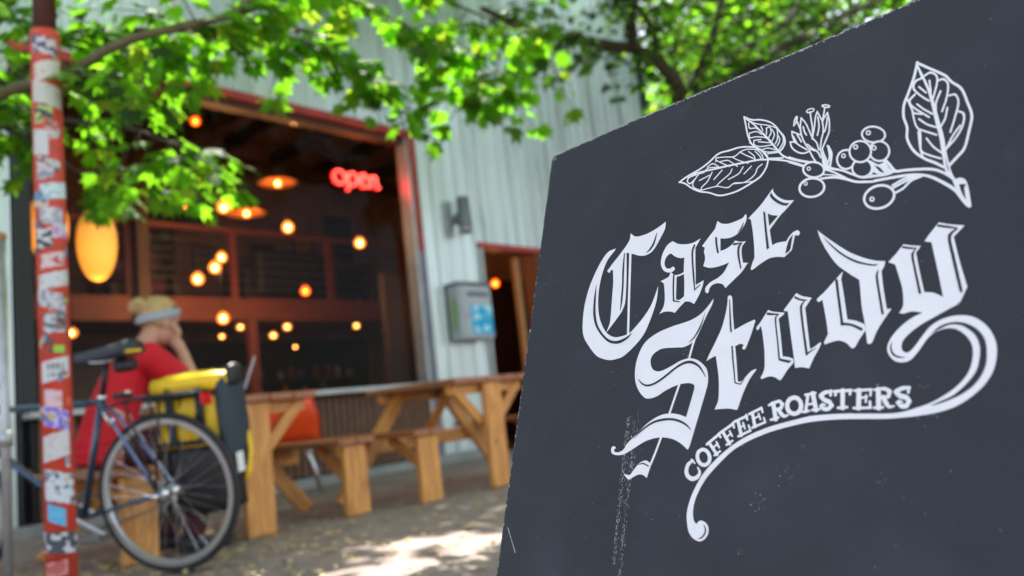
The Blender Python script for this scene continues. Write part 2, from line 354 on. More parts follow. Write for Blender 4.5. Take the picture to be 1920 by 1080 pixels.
run(-4, WX0 - .12, .08, 3.2); run(-4, WX0 - .12, 3.205, ZT)
run(WX0 - .12, WX1 + .14, WZ1 + .15, ZT)
run(WX1 + .14, DX0 - .06, .08, ZT)
run(DX0 - .06, DX1 + .06, DZ1 + .07, ZT)
run(DX1 + .06, XE, .08, ZT)
bpart('corner_post', (XE, YW - .06, 0), (XE + .14, YW + .1, ZT), M['greenpost'])
bpart('side_wall', (XE + .02, YW + .1, 0), (XE + .1, YW + 9, ZT), M['galv'])
bpart('roof', (-4.1, YW - .25, ZT), (XE + .3, YW + 9.2, ZT + .12), M['boxdark'])
# kerb under the wall
bpart('plinth', (-4, YW - .10, -.02), (DX0 - .08, YW + .03, .078), M['kerb'], bev=.008)
bpart('plinth', (DX1 + .08, YW - .10, -.02), (XE, YW + .03, .078), M['kerb'], bev=.008)
# window surround
fr_ = bpart('window_frame', (WX0 - .12, YW - .06, WZ1 + .06), (WX1 + .14, YW + .10, WZ1 + .145), M['redtrim'], bev=.005)
bpart('header_board', (WX0, YW + .0, WZ1), (WX1 + .02, YW + .14, WZ1 + .058), M['browntrim'])
bpart('window_jamb', (WX1 + .068, YW - .062, WZ1 - 1.25), (WX1 + .137, YW + .1, WZ1 + .058), M['redtrim'])
bpart('window_jamb', (WX1 + .070, YW - .06, .08), (WX1 + .135, YW + .1, WZ1 - 1.252), M['steelblue'])
bpart('window_track', (WX1 + .02, YW - .05, .08), (WX1 + .066, YW + .12, WZ1 + .057), M['steel'])
bpart('window_jamb', (WX0 - .118, YW - .06, .08), (WX0 - .002, YW + .1, WZ1 + .058), M['dark'])
g = bpart('glass_pane', (WX0, YW + .10, WZ0 + .04), (WX1 + .018, YW + .106, WZ1 - .002), M['glass'])
for xm in (3.9,):
    pass
# ledge and ribbed timber front below the window
bpart('ledge', (WX0 - .1, YW - .24, WZ0 - .045), (WX1 + .02, YW + .10, WZ0), M['steel'], bev=.006)
bpart('front_backing', (WX0 - .11, YW - .02, .08), (WX1 + .018, YW + .03, WZ0 - .047), M['dark'])
x = WX0 - .1; sl = None
while x < WX1 - .03:
    if sl is None:
        sl = bpart('slat', (x, YW - .06, .10), (x + .058, YW - .022, WZ0 - .05), M['slat'])
    else:
        c = sl.copy(); col.objects.link(c); c.location = sl.location + Vector((x - WX0 + .1, 0, 0))
    x += .078
# door
bpart('door_header', (DX0 - .058, YW - .05, DZ1), (DX1 + .058, YW + .1, DZ1 + .068), M['redtrim'])
bpart('door_jamb', (DX0 - .056, YW - .045, 0), (DX0 - .002, YW + .1, DZ1 - .002), M['steel'])
bpart('door_jamb', (DX1 - .10, YW - .02, 0), (DX1 + .056, YW + .22, DZ1 - .002), M['beam'])
bpart('door_mullion', (7.62, YW + .10, 0), (7.70, YW + .16, DZ1 - .05), M['tan'])
# interior shell
YB = 13.6
bpart('interior_floor', (0, YW + .04, -.012), (XE, YB, .0), M['floorin'])
bpart('back_wall', (0, YB, 0), (XE, YB + .1, ZT - .01), M['plaster'])
bpart('interior_wall', (.1, YW + .05, 0), (.2, YB - .01, ZT - .01), M['plaster'])
bpart('interior_wall', (XE - .12, YW + .12, 0), (XE - .02, YB - .01, ZT - .01), M['plaster'])
bpart('back_shade_panel', (1.2, YB - .14, 0), (XE - .6, YB - .02, 2.2), M['dark'])  # dark panel added to put the lower back wall in shade
bpart('doorway_shade_panel', (7.35, 8.9, 0), (XE - .14, 9.0, MZ + .1), M['darkwood'])  # dark sheet added behind the door so the doorway reads unlit
# inner lining keeps daylight off the back of the cladding
bpart('wall_lining', (.21, YW + .20, WZ1 + .25), (XE - .13, YW + .23, ZT - .4), M['ceilwood'])
bpart('wall_lining', (WX1 + .45, YW + .20, 0), (DX0 - .1, YW + .23, WZ1 + .24), M['ceilwood'])
# sloped boarded ceiling, ridge to the right, with rafters
def zc(x): return 6.2 - .16 * abs(x - 7.4)
for a, b_ in ((0.22, 7.38), (7.42, XE - .14)):
    xs = a
    while xs < b_ - .05:
        e = min(xs + .6, b_)
        plank('ceiling_board', Vector((xs, (YW + YB) / 2, zc(xs))) - BO, Vector((e - .01, (YW + YB) / 2, zc(e - .01))) - BO, YB - YW - .3, .03, M['ceilwood'], bld, side=(0, 1, 0), bev=0); xs = e
for x in [1.0 + .95 * i for i in range(11)]:
    if x < XE - .3: plank('rafter', Vector((x, YW + .3, zc(x) - .16)) - BO, Vector((x, YB - .05, zc(x) - .16)) - BO, .26, .09, M['darkwood'], bld)
for y in (8.6, 11.2):
    plank('tie_beam', Vector((.3, y, 4.75)) - BO, Vector((XE - .2, y, 4.75)) - BO, .24, .10, M['darkwood'], bld)
    for x0, x1 in ((3.2, 5.2), (9.0, 7.2), (5.2, 7.2), (5.2, 3.9)):
        plank('strut', Vector((x0, y + .003, 4.8)) - BO, Vector((x1, y, zc(x1) - .2)) - BO, .14, .07, M['darkwood'], bld)
# mezzanine
MZ, MY = 2.50, 10.6
bpart('mezzanine_beam', (.25, MY, MZ - .33), (XE - .15, MY + .12, MZ), M['beam'])
bpart('mezzanine_floor', (.25, MY + .122, MZ - .12), (XE - .15, YB - .02, MZ - .02), M['ceilwood'])
bpart('handrail', (.25, MY + .01, MZ + .98), (XE - .15, MY + .09, MZ + 1.05), M['beam'])
for i, x in enumerate([1.2, 2.7, 4.45, 5.95, 7.65, 9.2, 10.6]):
    bpart('railing_post', (x, MY + .02, MZ + .002), (x + .10, MY + .10, MZ + .978), M['beam'])
for i in range(6):
    z = MZ + .14 + i * .14
    tube('railing_wire', [Vector((.3, MY + .06, z)) - BO, Vector((XE - .2, MY + .06, z)) - BO], .005, M['dullsteel'], bld, 6)
for x in (4.55, 9.3):
    bpart('column', (x, MY - .12, 0), (x + .16, MY - .002, 5.3), M['darkwood'])
bpart('column', (6.1, MY - .1, 0), (6.24, MY - .002, 2.168), M['beam'])

# ------------------------------------------------------------------ things inside
def pic(x, z, w_, h_, label, mt='dark', cat='picture'):
    e = empty('wall_picture', (x, YB - .01, z), label=label, cat=cat)
    obj('frame', box_bm(w_, .03, h_, bev=.004), M['darkwood'], e, loc=(0, -.017, 0)); obj('canvas', box_bm(w_ - .1, .012, h_ - .1), M[mt], e, loc=(0, -.040, 0)); return e
pic(6.6, 4.55, 1.15, .42, 'wide dark picture high on the back wall over the mezzanine')
pic(10.1, 4.35, .7, 1.0, 'tall dark picture on the back wall near the right corner')
pic(8.3, 3.9, .5, .45, 'small red picture above the mezzanine handrail', 'shorts')
def shelf_unit(x, y, z, w_, h_, label, seed, n=3):
    e = empty('bookshelf', (x, y, z), label=label, cat='shelf'); rn = random.Random(seed)
    obj('back', box_bm(w_, .02, h_), M['darkwood'], e, loc=(0, .2, h_ / 2))
    for s in (-1, 1): obj('side_panel', box_bm(.03, .36, h_), M['darkwood'], e, loc=(s * (w_ / 2 - .015), 0, h_ / 2))
    for i in range(n + 1): obj('shelf', box_bm(w_ - .064, .34, .03), M['beam'], e, loc=(0, 0, .02 + i * (h_ - .04) / n))
    return e
shelf_unit(5.7, YB - .25, MZ, 1.3, 1.7, 'dark bookshelf on the mezzanine left of the big black sofa', 2, 4)
shelf_unit(9.9, YB - .25, MZ, 1.1, 1.2, 'low dark shelf on the mezzanine at its right end', 5, 3)
rn = random.Random(17)
for k_ in range(26):
    sx_ = 5.7 if k_ < 16 else 9.9; lv = (k_ % 3) if k_ < 16 else k_ % 2; hh = rn.uniform(.18, .26)
    tag(obj('book', box_bm(rn.uniform(.03, .06), .18, hh, bev=.002), mat('book_cover', rn.choice([(.45, .05, .03), (.4, .22, .08), (.08, .12, .2), (.45, .38, .28), (.25, .04, .05)]), .6), loc=(sx_ - .5 + rn.uniform(0, 1) * .98, YB - .3, MZ + .035 + lv * (.415 if k_ < 16 else .387) + hh / 2)),
        'book standing on a dark mezzanine shelf behind the railing', 'book', 'books on the mezzanine shelves')
# seats on the mezzanine
def sofa(x, y, z, w_, label):
    e = empty('sofa', (x, y, z), label=label, cat='sofa')
    obj('seat', box_bm(w_, .8, .42, bev=.05), M['dark'], e, loc=(0, 0, .25)); obj('backrest', box_bm(w_, .2, .75, bev=.06), M['dark'], e, loc=(0, -.42, .5))
    for s in (-1, 1): obj('armrest', box_bm(.18, .8, .6, bev=.05), M['dark'], e, loc=(s * (w_ / 2 + .092), 0, .32))
    return e
sofa(7.3, 11.5, MZ, 1.35, 'big black sofa behind the mezzanine railing')
def cafe_chair(x, y, z, rz, mt, label, group=None):
    e = empty('cafe_chair', (x, y, z), rz, label=label, cat='chair', group=group)
    obj('seat', box_bm(.40, .40, .03, bev=.008), M[mt], e, loc=(0, 0, .45)); obj('backrest', box_bm(.38, .025, .22, bev=.008), M[mt], e, loc=(0, .2, .74))
    for sx in (-1, 1):
        for sy in (-1, 1): tube('leg', [(sx * .17, sy * .17, .435), (sx * .2, sy * .21, 0)], .013, M['dullsteel'], e, 6)
        tube('back_post', [(sx * .15, .18, .465), (sx * .15, .215, .84)], .011, M['dullsteel'], e, 6)
    return e
cafe_chair(5.3, 9.3, 0, 2.8, 'tan', 'tan plywood cafe chair inside under the mezzanine edge')
cafe_chair(6.45, 9.0, 0, .3, 'tan', 'tan plywood cafe chair inside right of the first one')
cafe_chair(5.1, 11.2, MZ, .3, 'darkwood', 'dark chair on the mezzanine beside the bookshelf')
# counter with its back bar
cn = empty('bar_counter', (5.5, 12.2, 0), label='long grey fronted bar counter under the mezzanine', cat='counter')
obj('front', box_bm(7.6, .5, 1.03), M['counter'], cn, loc=(0, 0, .515)); obj('top', box_bm(7.8, .62, .05, bev=.005), M['beam'], cn, loc=(0, 0, 1.056))
bb = empty('menu_board', (3.4, 12.75, 1.15), label='long grey board behind the bar counter', cat='board')
obj('panel', box_bm(3.2, .03, .62), M['counter'], bb, loc=(0, 0, .35)); obj('frame', box_bm(3.3, .02, .72), M['darkwood'], bb, loc=(0, .026, .35))
rn = random.Random(11)
for i in range(16):
    x = 2.2 + i * .42 + rn.uniform(-.1, .1); h_ = rn.uniform(.18, .32)
    tag(obj('bottle', lathe_bm([(0.0, 0), (.035, 0), (.037, h_ * .6), (.014, h_ * .75), (.013, h_), (0.0, h_)], 10), M[rn.choice(['dullsteel', 'tan', 'dark', 'counter'])], smooth=True, loc=(x, 12.2, 1.082)),
        'bottle standing on the long grey bar counter', 'bottle', 'bottles along the bar counter')
def cafe_table(x, y, label):
    e = empty('cafe_table', (x, y, 0), label=label, cat='table'); obj('tabletop', lathe_bm([(0, .72), (.36, .72), (.37, .735), (.36, .75), (0, .75)], 24), M['tan'], e, True)
    tube('pedestal', [(0, 0, .72), (0, 0, .02)], .03, M['dark'], e); obj('foot', lathe_bm([(0, .0), (.24, .0), (.22, .02), (0, .03)], 20), M['dark'], e, True)
cafe_table(5.9, 9.6, 'round wooden cafe table inside between the two tan chairs')
for i, (x, z, w_, h_, c_) in enumerate(((5.55, 3.75, .5, .36, 'shorts'), (7.15, 3.75, .62, .5, 'counter'), (9.2, 4.1, .45, .62, 'tan'), (4.6, 4.1, .5, .7, 'counter'), (11.0, 3.6, .3, .5, 'shirt'))):
    pic(x if x < 10.9 else 10.7, z, w_, h_, ('small maroon framed picture above the left bookshelf', 'grey framed picture above the black sofa', 'tan framed print right of the black sofa', 'tall grey framed picture beside the tall dark column', 'narrow red framed picture at the far right of the mezzanine')[i], c_)
e = empty('espresso_machine', (5.9, 12.15, 1.082), label='steel espresso machine on the grey bar counter', cat='coffee machine')
obj('body', box_bm(.75, .45, .34, bev=.03), M['dullsteel'], e, loc=(0, 0, .27)); obj('drip_tray', box_bm(.72, .5, .06, bev=.01), M['dark'], e, loc=(0, -.02, .032)); obj('cup_rail', box_bm(.7, .4, .05, bev=.01), M['chrome'], e, loc=(0, 0, .467))
for x in (-.2, .2): tube('group_head', [(x, -.2, .2), (x, -.27, .17)], .03, M['chrome'], e, 10)
for i, x in enumerate((4.4, 5.2, 6.2, 7.2, 8.0)):
    e = empty('bar_stool', (x, 11.6, 0), label='dark round bar stool in front of the grey counter', cat='stool', group='bar stools at the counter')
    obj('seat', lathe_bm([(.001, .70), (.17, .70), (.18, .73), (.17, .76), (.001, .765)], 20), M['darkwood'], e, True)
    for a in (45, 135, 225, 315): tube('leg', [(.10 * math.cos(R(a)), .10 * math.sin(R(a)), .70), (.2 * math.cos(R(a)), .2 * math.sin(R(a)), 0)], .012, M['dark'], e, 6)
rn = random.Random(23)
for i in range(30):
    x = 2.0 + i * .27 + rn.uniform(-.08, .08); h_ = rn.uniform(.12, .3); r_ = rn.uniform(.035, .07)
    tag(obj('jar', lathe_bm([(.001, 0), (r_, 0), (r_, h_ * .8), (r_ * .7, h_ * .9), (r_ * .7, h_), (.001, h_)], 12), mat('jar_colour', rn.choice([(.5, .4, .3), (.35, .12, .05), (.5, .25, .06), (.12, .15, .16), (.55, .5, .45)]), .3), smooth=True, loc=(x, YB - .56 + .2, 1.45)),
        'jar standing on the shelf behind the bar counter', 'jar', 'jars on the shelf behind the bar')
e = empty('wall_shelf', (5.9, YB - .52, 1.45), label='long narrow shelf of jars behind the bar counter', cat='shelf')
obj('board', box_bm(8.4, .38, .03), M['darkwood'], e, loc=(0, .12, -.016))
for x in (-3.8, 0, 3.8): obj('bracket', box_bm(.03, .3, .12), M['dark'], e, loc=(x, .12, -.092))
# silhouettes: a bar lamp arm and a plant on the mezzanine
e = empty('potted_plant', (4.95, 10.95, MZ), label='dark leafy potted plant behind the railing beside the tall column', cat='plant')
obj('pot', lathe_bm([(0, 0), (.13, 0), (.17, .26), (.15, .26), (.12, .03), (0, .03)], 16), M['shorts'], e, True)
b = bmesh.new(); rn = random.Random(4)
for i in range(70):
    a = rn.uniform(0, 6.28); r1 = rn.uniform(.05, .3); z = rn.uniform(.3, .95); s = .07
    c = Vector((r1 * math.cos(a), r1 * math.sin(a), z)); u = Vector((rn.uniform(-1, 1), rn.uniform(-1, 1), rn.uniform(-1, 1))).normalized() * s; v = u.cross(Vector((rn.uniform(-1, 1), rn.uniform(-1, 1), 1))).normalized() * s * .5
    b.faces.new([b.verts.new(c + q) for q in (u, v, -u, -v)])
ff = obj('foliage', b, M['leafd'], e); ff['kind'] = 'stuff'
tube('stem', [(0, 0, .03), (.02, .01, .4), (0, .03, .85)], .01, M['bark'], e, 6)

# ------------------------------------------------------------------ lamps inside
def plight(e, z, energy, c=(1, .5, .2), r=.05):
    l = bpy.data.lights.new('lamp_light', 'POINT'); l.energy = energy * .24; l.color = c; l.shadow_soft_size = r; o = bpy.data.objects.new('lamp_light', l); o.location = (0, 0, z); link(o, e)
def globe(x, y, z, r, label, mt='bulb', en=18, top=None, lc=(1, .42, .13)):
    top = top or zc(x) - .02
    e = empty('pendant_bulb', (x, y, z), label=label, cat='hanging bulb', group='bare globe bulbs hanging in the cafe')
    obj('bulb', lathe_bm([(0.0001, -r), (r * .5, -r * .87), (r * .87, -r * .5), (r, 0), (r * .87, r * .5), (r * .5, r * .87), (r * .3, r * 1.1)], 20), M[mt], e, True)
    obj('filament', ball_bm(r * .42, (0, 0, -r * .05), (1, 1, 1.2), 12, 8), M['filamentred' if mt == 'bulbred' else 'filament'], e, True)
    obj('socket', lathe_bm([(0.0001, r), (r * .34, r), (r * .34, r * 2), (0.0001, r * 2.1)], 12), M['dark'], e, True)
    if top > z + .2: tube('cord', [(0, 0, r * 2), (0, 0, top - z)], .004, M['dark'], e, 6)
    plight(e, -r - .06, en, lc)
    return e
globe(4.72, 8.5, 3.20, .075, 'brightest globe bulb, hanging just left of the lower copper dish lamp', 'bulbhot', 22)
globe(5.57, 8.5, 3.03, .07, 'globe bulb hanging below the open sign side of the two copper dish lamps', 'bulbhot')
globe(6.67, 8.5, 2.91, .07, 'globe bulb hanging alone beneath the red neon word', 'bulbhot')
globe(4.96, 10.0, 3.61, .05, 'small globe bulb hanging left of the brightest one', 'bulbdim', 6)
globe(5.2, 9.5, 2.83, .065, 'top globe bulb of the three in a stepped row before the mezzanine', 'bulbhot')
globe(5.1, 9.5, 2.69, .075, 'middle globe bulb of the three in a stepped row before the mezzanine', 'bulbhot')
globe(4.86, 9.5, 2.53, .075, 'bottom globe bulb of the three in a stepped row before the mezzanine', 'bulbhot')
globe(6.43, 9.5, 2.42, .065, 'orange bulb hanging right in front of the mezzanine beam', 'bulbred')
globe(5.17, 9.5, 2.03, .075, 'lowest orange bulb hanging under the mezzanine beam', 'bulb', 20)
globe(4.17, 8.0, 3.99, .05, 'highest small orange bulb showing between the maple leaves', 'bulbred', 8)
globe(8.63, 7.9, 2.31, .06, 'orange bulb glowing inside the open doorway', 'bulbred', 10)
def dish(x, y, z, r, label):
    e = empty('dish_pendant', (x, y, z), label=label, cat='pendant lamp', group='copper dish lamps in the cafe')
    obj('shade', lathe_bm([(.03, .085), (.06, .08), (r * .6, .05), (r, .0), (r * .985, -.004), (r * .6, .035), (.03, .06)], 32), M['copper'], e, True)
    obj('bulb', ball_bm(.058, (0, 0, .0)), M['bulbhot'], e, True); obj('filament', ball_bm(.026, (0, 0, 0)), M['filament'], e, True); tube('cord', [(0, 0, .08), (0, 0, zc(x) - z - .02)], .005, M['dark'], e, 6); plight(e, -.09, 14)
dish(5.79, 9.0, 3.77, .26, 'upper copper dish lamp hanging near the middle of the window')
dish(5.6, 9.5, 3.46, .26, 'lower copper dish lamp beside the brightest bulb')
for (x, y, z, r, lb, mt) in ((6.54, 11.5, 2.20, .055, 'first small lamp under the mezzanine from the low orange bulb', 'bulbdim'), (6.49, 12.0, 2.12, .045, 'faint small lamp just under the first mezzanine lamp', 'bulbdim'),
    (7.38, 11.5, 2.20, .065, 'brighter small lamp under the middle of the mezzanine', 'bulbdim'), (7.11, 11.5, 2.06, .06, 'small lamp hanging a little lower left of the brighter one', 'bulbdim'),
    (6.97, 12.0, 1.98, .055, 'lowest of the small lamps under the mezzanine', 'bulbdim'), (8.79, 11.5, 2.21, .055, 'small lamp under the mezzanine nearest the right jamb', 'bulbdim'),
    (8.42, 12.9, 2.02, .04, 'faint small lamp deep under the mezzanine by the counter end', 'bulbdim'), (3.18, 9.0, 1.79, .06, 'small oval lamp low beside the red sticker pole', 'bulbdim')):
    e = empty('small_lamp', (x, y, z), label=lb, cat='small lamp', group='small lamps under the mezzanine')
    obj('bulb', ball_bm(r, (0, 0, 0), (1, 1, .85)), M[mt], e, True); obj('filament', ball_bm(r * .35), M['filament'], e, True); obj('cap', lathe_bm([(.001, r * 1.5), (r * .6, r * 1.4), (r * .7, r * .75), (.001, r * .74)], 12), M['dark'], e, True)
    tube('cord', [(0, 0, r * 1.4), (0, 0, (MZ - .12 if y > 10.6 else zc(x)) - z)], .004, M['dark'], e, 6)
def lantern(x, y, z, rx_, rz_, label):
    e = empty('paper_lantern', (x, y, z), label=label, cat='paper lantern')
    b = bmesh.new(); prof = []
    for i in range(25):
        t = -math.pi / 2 + math.pi * i / 24; rr = rx_ * math.cos(t) ** .8 * (1 + .08 * math.sin(t)); prof.append((max(rr * (1 + .012 * (i % 2)), .004), rz_ * math.sin(t)))
    obj('paper_shade', lathe_bm(prof, 28), M['lantern'], e, True); obj('collar', lathe_bm([(.001, rz_ * .99), (.05, rz_ * .99), (.05, rz_ * 1.03), (.001, rz_ * 1.03)], 16), M['dark'], e)
    tube('cord', [(0, 0, rz_ * 1.02), (0, 0, zc(x) - z - .02)], .004, M['dark'], e, 6); plight(e, -rz_ - .08, 7, (1, .45, .12), .1)
lantern(2.72, 7.05, 2.28, .155, .31, 'large egg-shaped paper lantern glowing orange inside the window')
lantern(2.62, 7.9, 2.62, .17, .30, 'second egg-shaped paper lantern half hidden behind the first and the red pole')

e = empty('blue_light_strip', (8.35, 8.86, 1.42), label='small glowing blue strip low inside the doorway', cat='light strip')
obj('tube', box_bm(.34, .02, .04, bev=.004), mat('blue_glow', (.1, .2, 1), .4, emit=((.05, .10, 1), 1.2)), e); obj('mount', box_bm(.38, .02, .06), M['dark'], e, loc=(0, .0205, 0))
# neon word "open"
ne = empty('neon_sign', (5.37, 6.78, 3.15), rz=0, label='red neon sign reading open hanging inside the window', cat='neon sign')
def nstroke(name, pts, r=.0075):
    pts = [(p[0] * .88, p[1] * .88) for p in pts]; o = tube(name, cat_rom([(p[0], 0, p[1]) for p in pts], 6), r, M['neon'], ne, 8)
    tube('halo_tube', cat_rom([(p[0], .030, p[1]) for p in pts], 6), .015, M['neonred'], o, 10)  # wider red glowing tube added behind each stroke as the neon's halo
def ell(cx, cy, a, b_, t0=0, t1=360, n=14): return [(cx + a * math.cos(R(t0 + (t1 - t0) * i / n)), cy + b_ * math.sin(R(t0 + (t1 - t0) * i / n))) for i in range(n + 1)]
nstroke('letter', ell(-.27, .0, .085, .085, 60, 420))
nstroke('letter', [(-.165, .06), (-.15, .02), (-.145, -.06), (-.155, -.16)] ); nstroke('letter', [(-.145, .0)] + ell(-.075, .0, .068, .08, 130, -130, 12))
nstroke('letter', [(.02, -.01), (.08, .01), (.135, .035), (.125, .075), (.085, .085), (.045, .05), (.035, -.01), (.06, -.065), (.11, -.08), (.17, -.05)])
nstroke('letter', [(.195, .075), (.205, .0), (.205, -.08)]); nstroke('letter', [(.205, .0), (.235, .06), (.275, .08), (.30, .04), (.30, -.03), (.315, -.075), (.345, -.06)])
for x in (-.27, .27): tube('hanging_wire', [(x, .01, .09), (x, .01, .62)], .002, M['dark'], ne, 5)
l = bpy.data.lights.new('neon_light', 'POINT'); l.energy = 5; l.color = (1, .03, .02); l.shadow_soft_size = .15; o = bpy.data.objects.new('neon_light', l); o.location = (.0, -.08, -.02); link(o, ne)

# ------------------------------------------------------------------ fixtures on the wall
e = empty('wall_light', (6.53, YW - .03, 2.76), label='grey cylinder up-and-down light on the corrugated wall', cat='wall light')
obj('bracket', box_bm(.07, .06, .12, bev=.006), M['boxdark'], e, loc=(0, -.025, -.02))
obj('body', lathe_bm([(.001, -.215), (.066, -.215), (.07, -.20), (.07, .20), (.066, .215), (.001, .215)], 24), M['boxdark'], e, True, loc=(0, -.125, 0))
obj('rim', lathe_bm([(.0705, -.19), (.074, -.185), (.074, -.165), (.0705, -.16)], 24), M['steel'], e, True, loc=(0, -.125, 0))
e = empty('meter_box', (6.50, YW - .03, 1.61), label='grey metal box with a blue sticker between window and door', cat='utility box')
obj('housing', box_bm(.52, .19, .62, bev=.012), M['boxgrey'], e, loc=(0, -.095, 0)); obj('door', box_bm(.46, .014, .56, bev=.004), M['boxgrey'], e, loc=(.01, -.199, -.0))
obj('hood', box_bm(.54, .22, .03, bev=.006), M['boxdark'], e, loc=(0, -.105, .327)); obj('label_strip', box_bm(.34, .006, .055), M['boxdark'], e, loc=(.02, -.210, .2))
obj('sticker', box_bm(.34, .004, .33), M['stickblue'], e, loc=(.06, -.209, -.09)); obj('notice', box_bm(.004, .09, .34), M['stickgreen'], e, loc=(-.263, -.10, -.02))
obj('latch', box_bm(.025, .012, .07), M['steel'], e, loc=(-.17, -.212, -.05)); tube('conduit', [(-.1, -.09, -.315), (-.1, -.09, -.34)], .02, M['steel'], e)

# ------------------------------------------------------------------ picnic tables
def picnic(cx, y0, y1, w_, name_label, group, extra=False):
    e = empty('picnic_table', (cx, (y0 + y1) / 2, 0), label=name_label, cat='picnic table', group=group); O = Vector((cx, (y0 + y1) / 2, 0))
    def pl(name, a, b_, wd, th, m, side=(0, 0, 1), bev=.004): return plank(name, Vector(a) - O, Vector(b_) - O, wd, th, m, e, side, bev)
    nb = 5; bw = w_ / nb
    for i in range(nb):
        x = cx - w_ / 2 + bw * (i + .5); pl('top_board', (x, y0 + random.uniform(-.006, .006), .73), (x, y1 + random.uniform(-.008, .008), .73), bw - .007, .04, M['cedar_red'], (1, 0, 0))
    for y in (y0 + .11, y1 - .12): pl('cleat', (cx - w_ / 2 + .03, y, .675), (cx + w_ / 2 - .03, y, .675), .065, .04, M['cedar'])
    # near end: one broad upright plank with two braces
    yl = y0 + .05
    lg = pl('leg', (cx, yl, 0), (cx, yl, .708), .17, .045, M['cedar'], (1, 0, 0), .006)
    for s in (-1, 1): pl('brace', (cx + s * .083, yl + .048, .45), (cx + s * (w_ / 2 - .06), yl + .048, .70), .065, .04, M['cedar'], (0, 0, 1))
    # benches
    xb = .635
    for s in (-1, 1):
        for q in (-1, 1): pl('bench_board', (cx + s * xb + q * .066, y0, .43), (cx + s * xb + q * .066, y1 + .04, .43), .125, .038, M['cedar_red'], (1, 0, 0))
        pl('bench_leg', (cx + s * xb, yl, 0), (cx + s * xb, yl, .409), .165, .045, M['cedar'], (1, 0, 0), .006)
        pl('bench_cleat', (cx + s * xb - .12, y1 - .06, .385), (cx + s * xb + .12, y1 - .06, .385), .05, .04, M['cedar'])
        pl('bench_brace', (cx + s * xb - .02 * s, yl + .046, .20), (cx + s * (xb) - .0 * s, yl + .34, .40), .06, .04, M['cedar'], (1, 0, 0))
        # far end: splayed legs
        pl('splayed_leg', (cx + s * .20, y1 - .175, .705), (cx + s * .80, y1 - .175, 0), .095, .04, M['cedar'], (1, 0, 0))
    pl('cross_beam', (cx - .78, y1 - .132, .355), (cx + .78, y1 - .132, .355), .10, .038, M['cedar'])
    pl('centre_brace', (cx, y1 - .2, .39), (cx, (y0 + y1) / 2, .70), .07, .04, M['cedar'], (1, 0, 0))
    if extra: pass
    return e
G = 'cedar picnic tables on the patio'
picnic(2.32, 3.95, 4.95, .76, 'cedar picnic table beside the bicycle with the red-shirted person at it', G)
picnic(4.04, 3.80, 4.74, .78, 'cedar picnic table standing between the doorway and the black sign board', G)

# orange chair
e = empty('shell_chair', (3.72, 5.86, 0), rz=R(150), label='orange-red plastic shell chair by the ribbed timber front', cat='chair')
b = bmesh.new(); n = 10; rows = []
for i in range(n + 1):
    v = i / n; rows.append([])
    for j in range(n + 1):
        u = (j / n - .5) * 2
        if v < .5: y = -.2 + .42 * (v / .5); z = .44 - .02 * math.sin(v * 2 * math.pi) + .09 * abs(u) ** 2.5
        else: q = (v - .5) / .5; y = .22 + .09 * q + .03 * math.sin(q * 3.1); z = .44 + .36 * q ** 1.1
        wd = .225 * (1 - .25 * max(0, v - .75) / .25 * abs(1)) ; y2 = y - (.09 * abs(u) ** 2.2 if v > .5 else 0) * (1 - (v - .5) * .8)
        rows[-1].append(b.verts.new((u * wd, y2, z + (.0 if v < .5 else .0))))
for i in range(n):
    for j in range(n): b.faces.new((rows[i][j], rows[i][j + 1], rows[i + 1][j + 1], rows[i + 1][j]))
s_ = obj('seat_shell', b, M['orangeplastic'], e, True); md = s_.modifiers.new('solid', 'SOLIDIFY'); md.thickness = .008
for sx in (-1, 1):
    for sy in (-1, 1): tube('leg', [(sx * .12, sy * .12, .43), (sx * .21, sy * .2, 0)], .010, M['chrome'], e, 8)

# laptop on the table
e = empty('laptop', (2.38, 4.22, .752), rz=R(-117), label='thin open laptop on the picnic table in front of the person', cat='laptop')
obj('keyboard_base', box_bm(.32, .22, .014, c=(0, -.11, .008), bev=.003), M['alu'], e)
o = obj('screen', box_bm(.32, .008, .21, c=(0, 0, .105), bev=.003), M['alu'], e, loc=(0, .004, .017), rot=(R(-20), 0, 0)); obj('display', box_bm(.30, .002, .19, c=(0, 0, .105)), M['dark'], o, loc=(0, -.006, 0))

# ------------------------------------------------------------------ the person at the table
def skin_bm(nodes, edges, root, sub=2):
    """nodes: name -> (x, y, z, r or (rx, ry, rz)); overlapping tapered volumes along a skeleton, fused into one skin by the remesh below"""
    b = bmesh.new(); t_ = ball_bm(1, u=12, v=8); t_.verts.ensure_lookup_table(); V = [v.co.copy() for v in t_.verts]; F = [[v.index for v in f.verts] for f in t_.faces]; t_.free()
    def rr(n): r_ = nodes[n][3]; return Vector(r_ if isinstance(r_, tuple) else (r_, r_, r_))
    for a, c in edges:
        A, B, ra, rb = Vector(nodes[a][:3]), Vector(nodes[c][:3]), rr(a), rr(c); n = max(2, int((B - A).length / (min(ra.x, rb.x) * .35)))
        for i in range(n + 1):
            t = i / n; r_ = ra.lerp(rb, t); c_ = A.lerp(B, t); nv = [b.verts.new((c_.x + v.x * r_.x, c_.y + v.y * r_.y, c_.z + v.z * r_.z)) for v in V]; [b.faces.new([nv[k] for k in f]) for f in F]
    return b
def merge(bms):
    out = bmesh.new()
    for b in bms:
        me = bpy.data.meshes.new('t'); b.to_mesh(me); b.free(); out.from_mesh(me); bpy.data.meshes.remove(me)
    return out
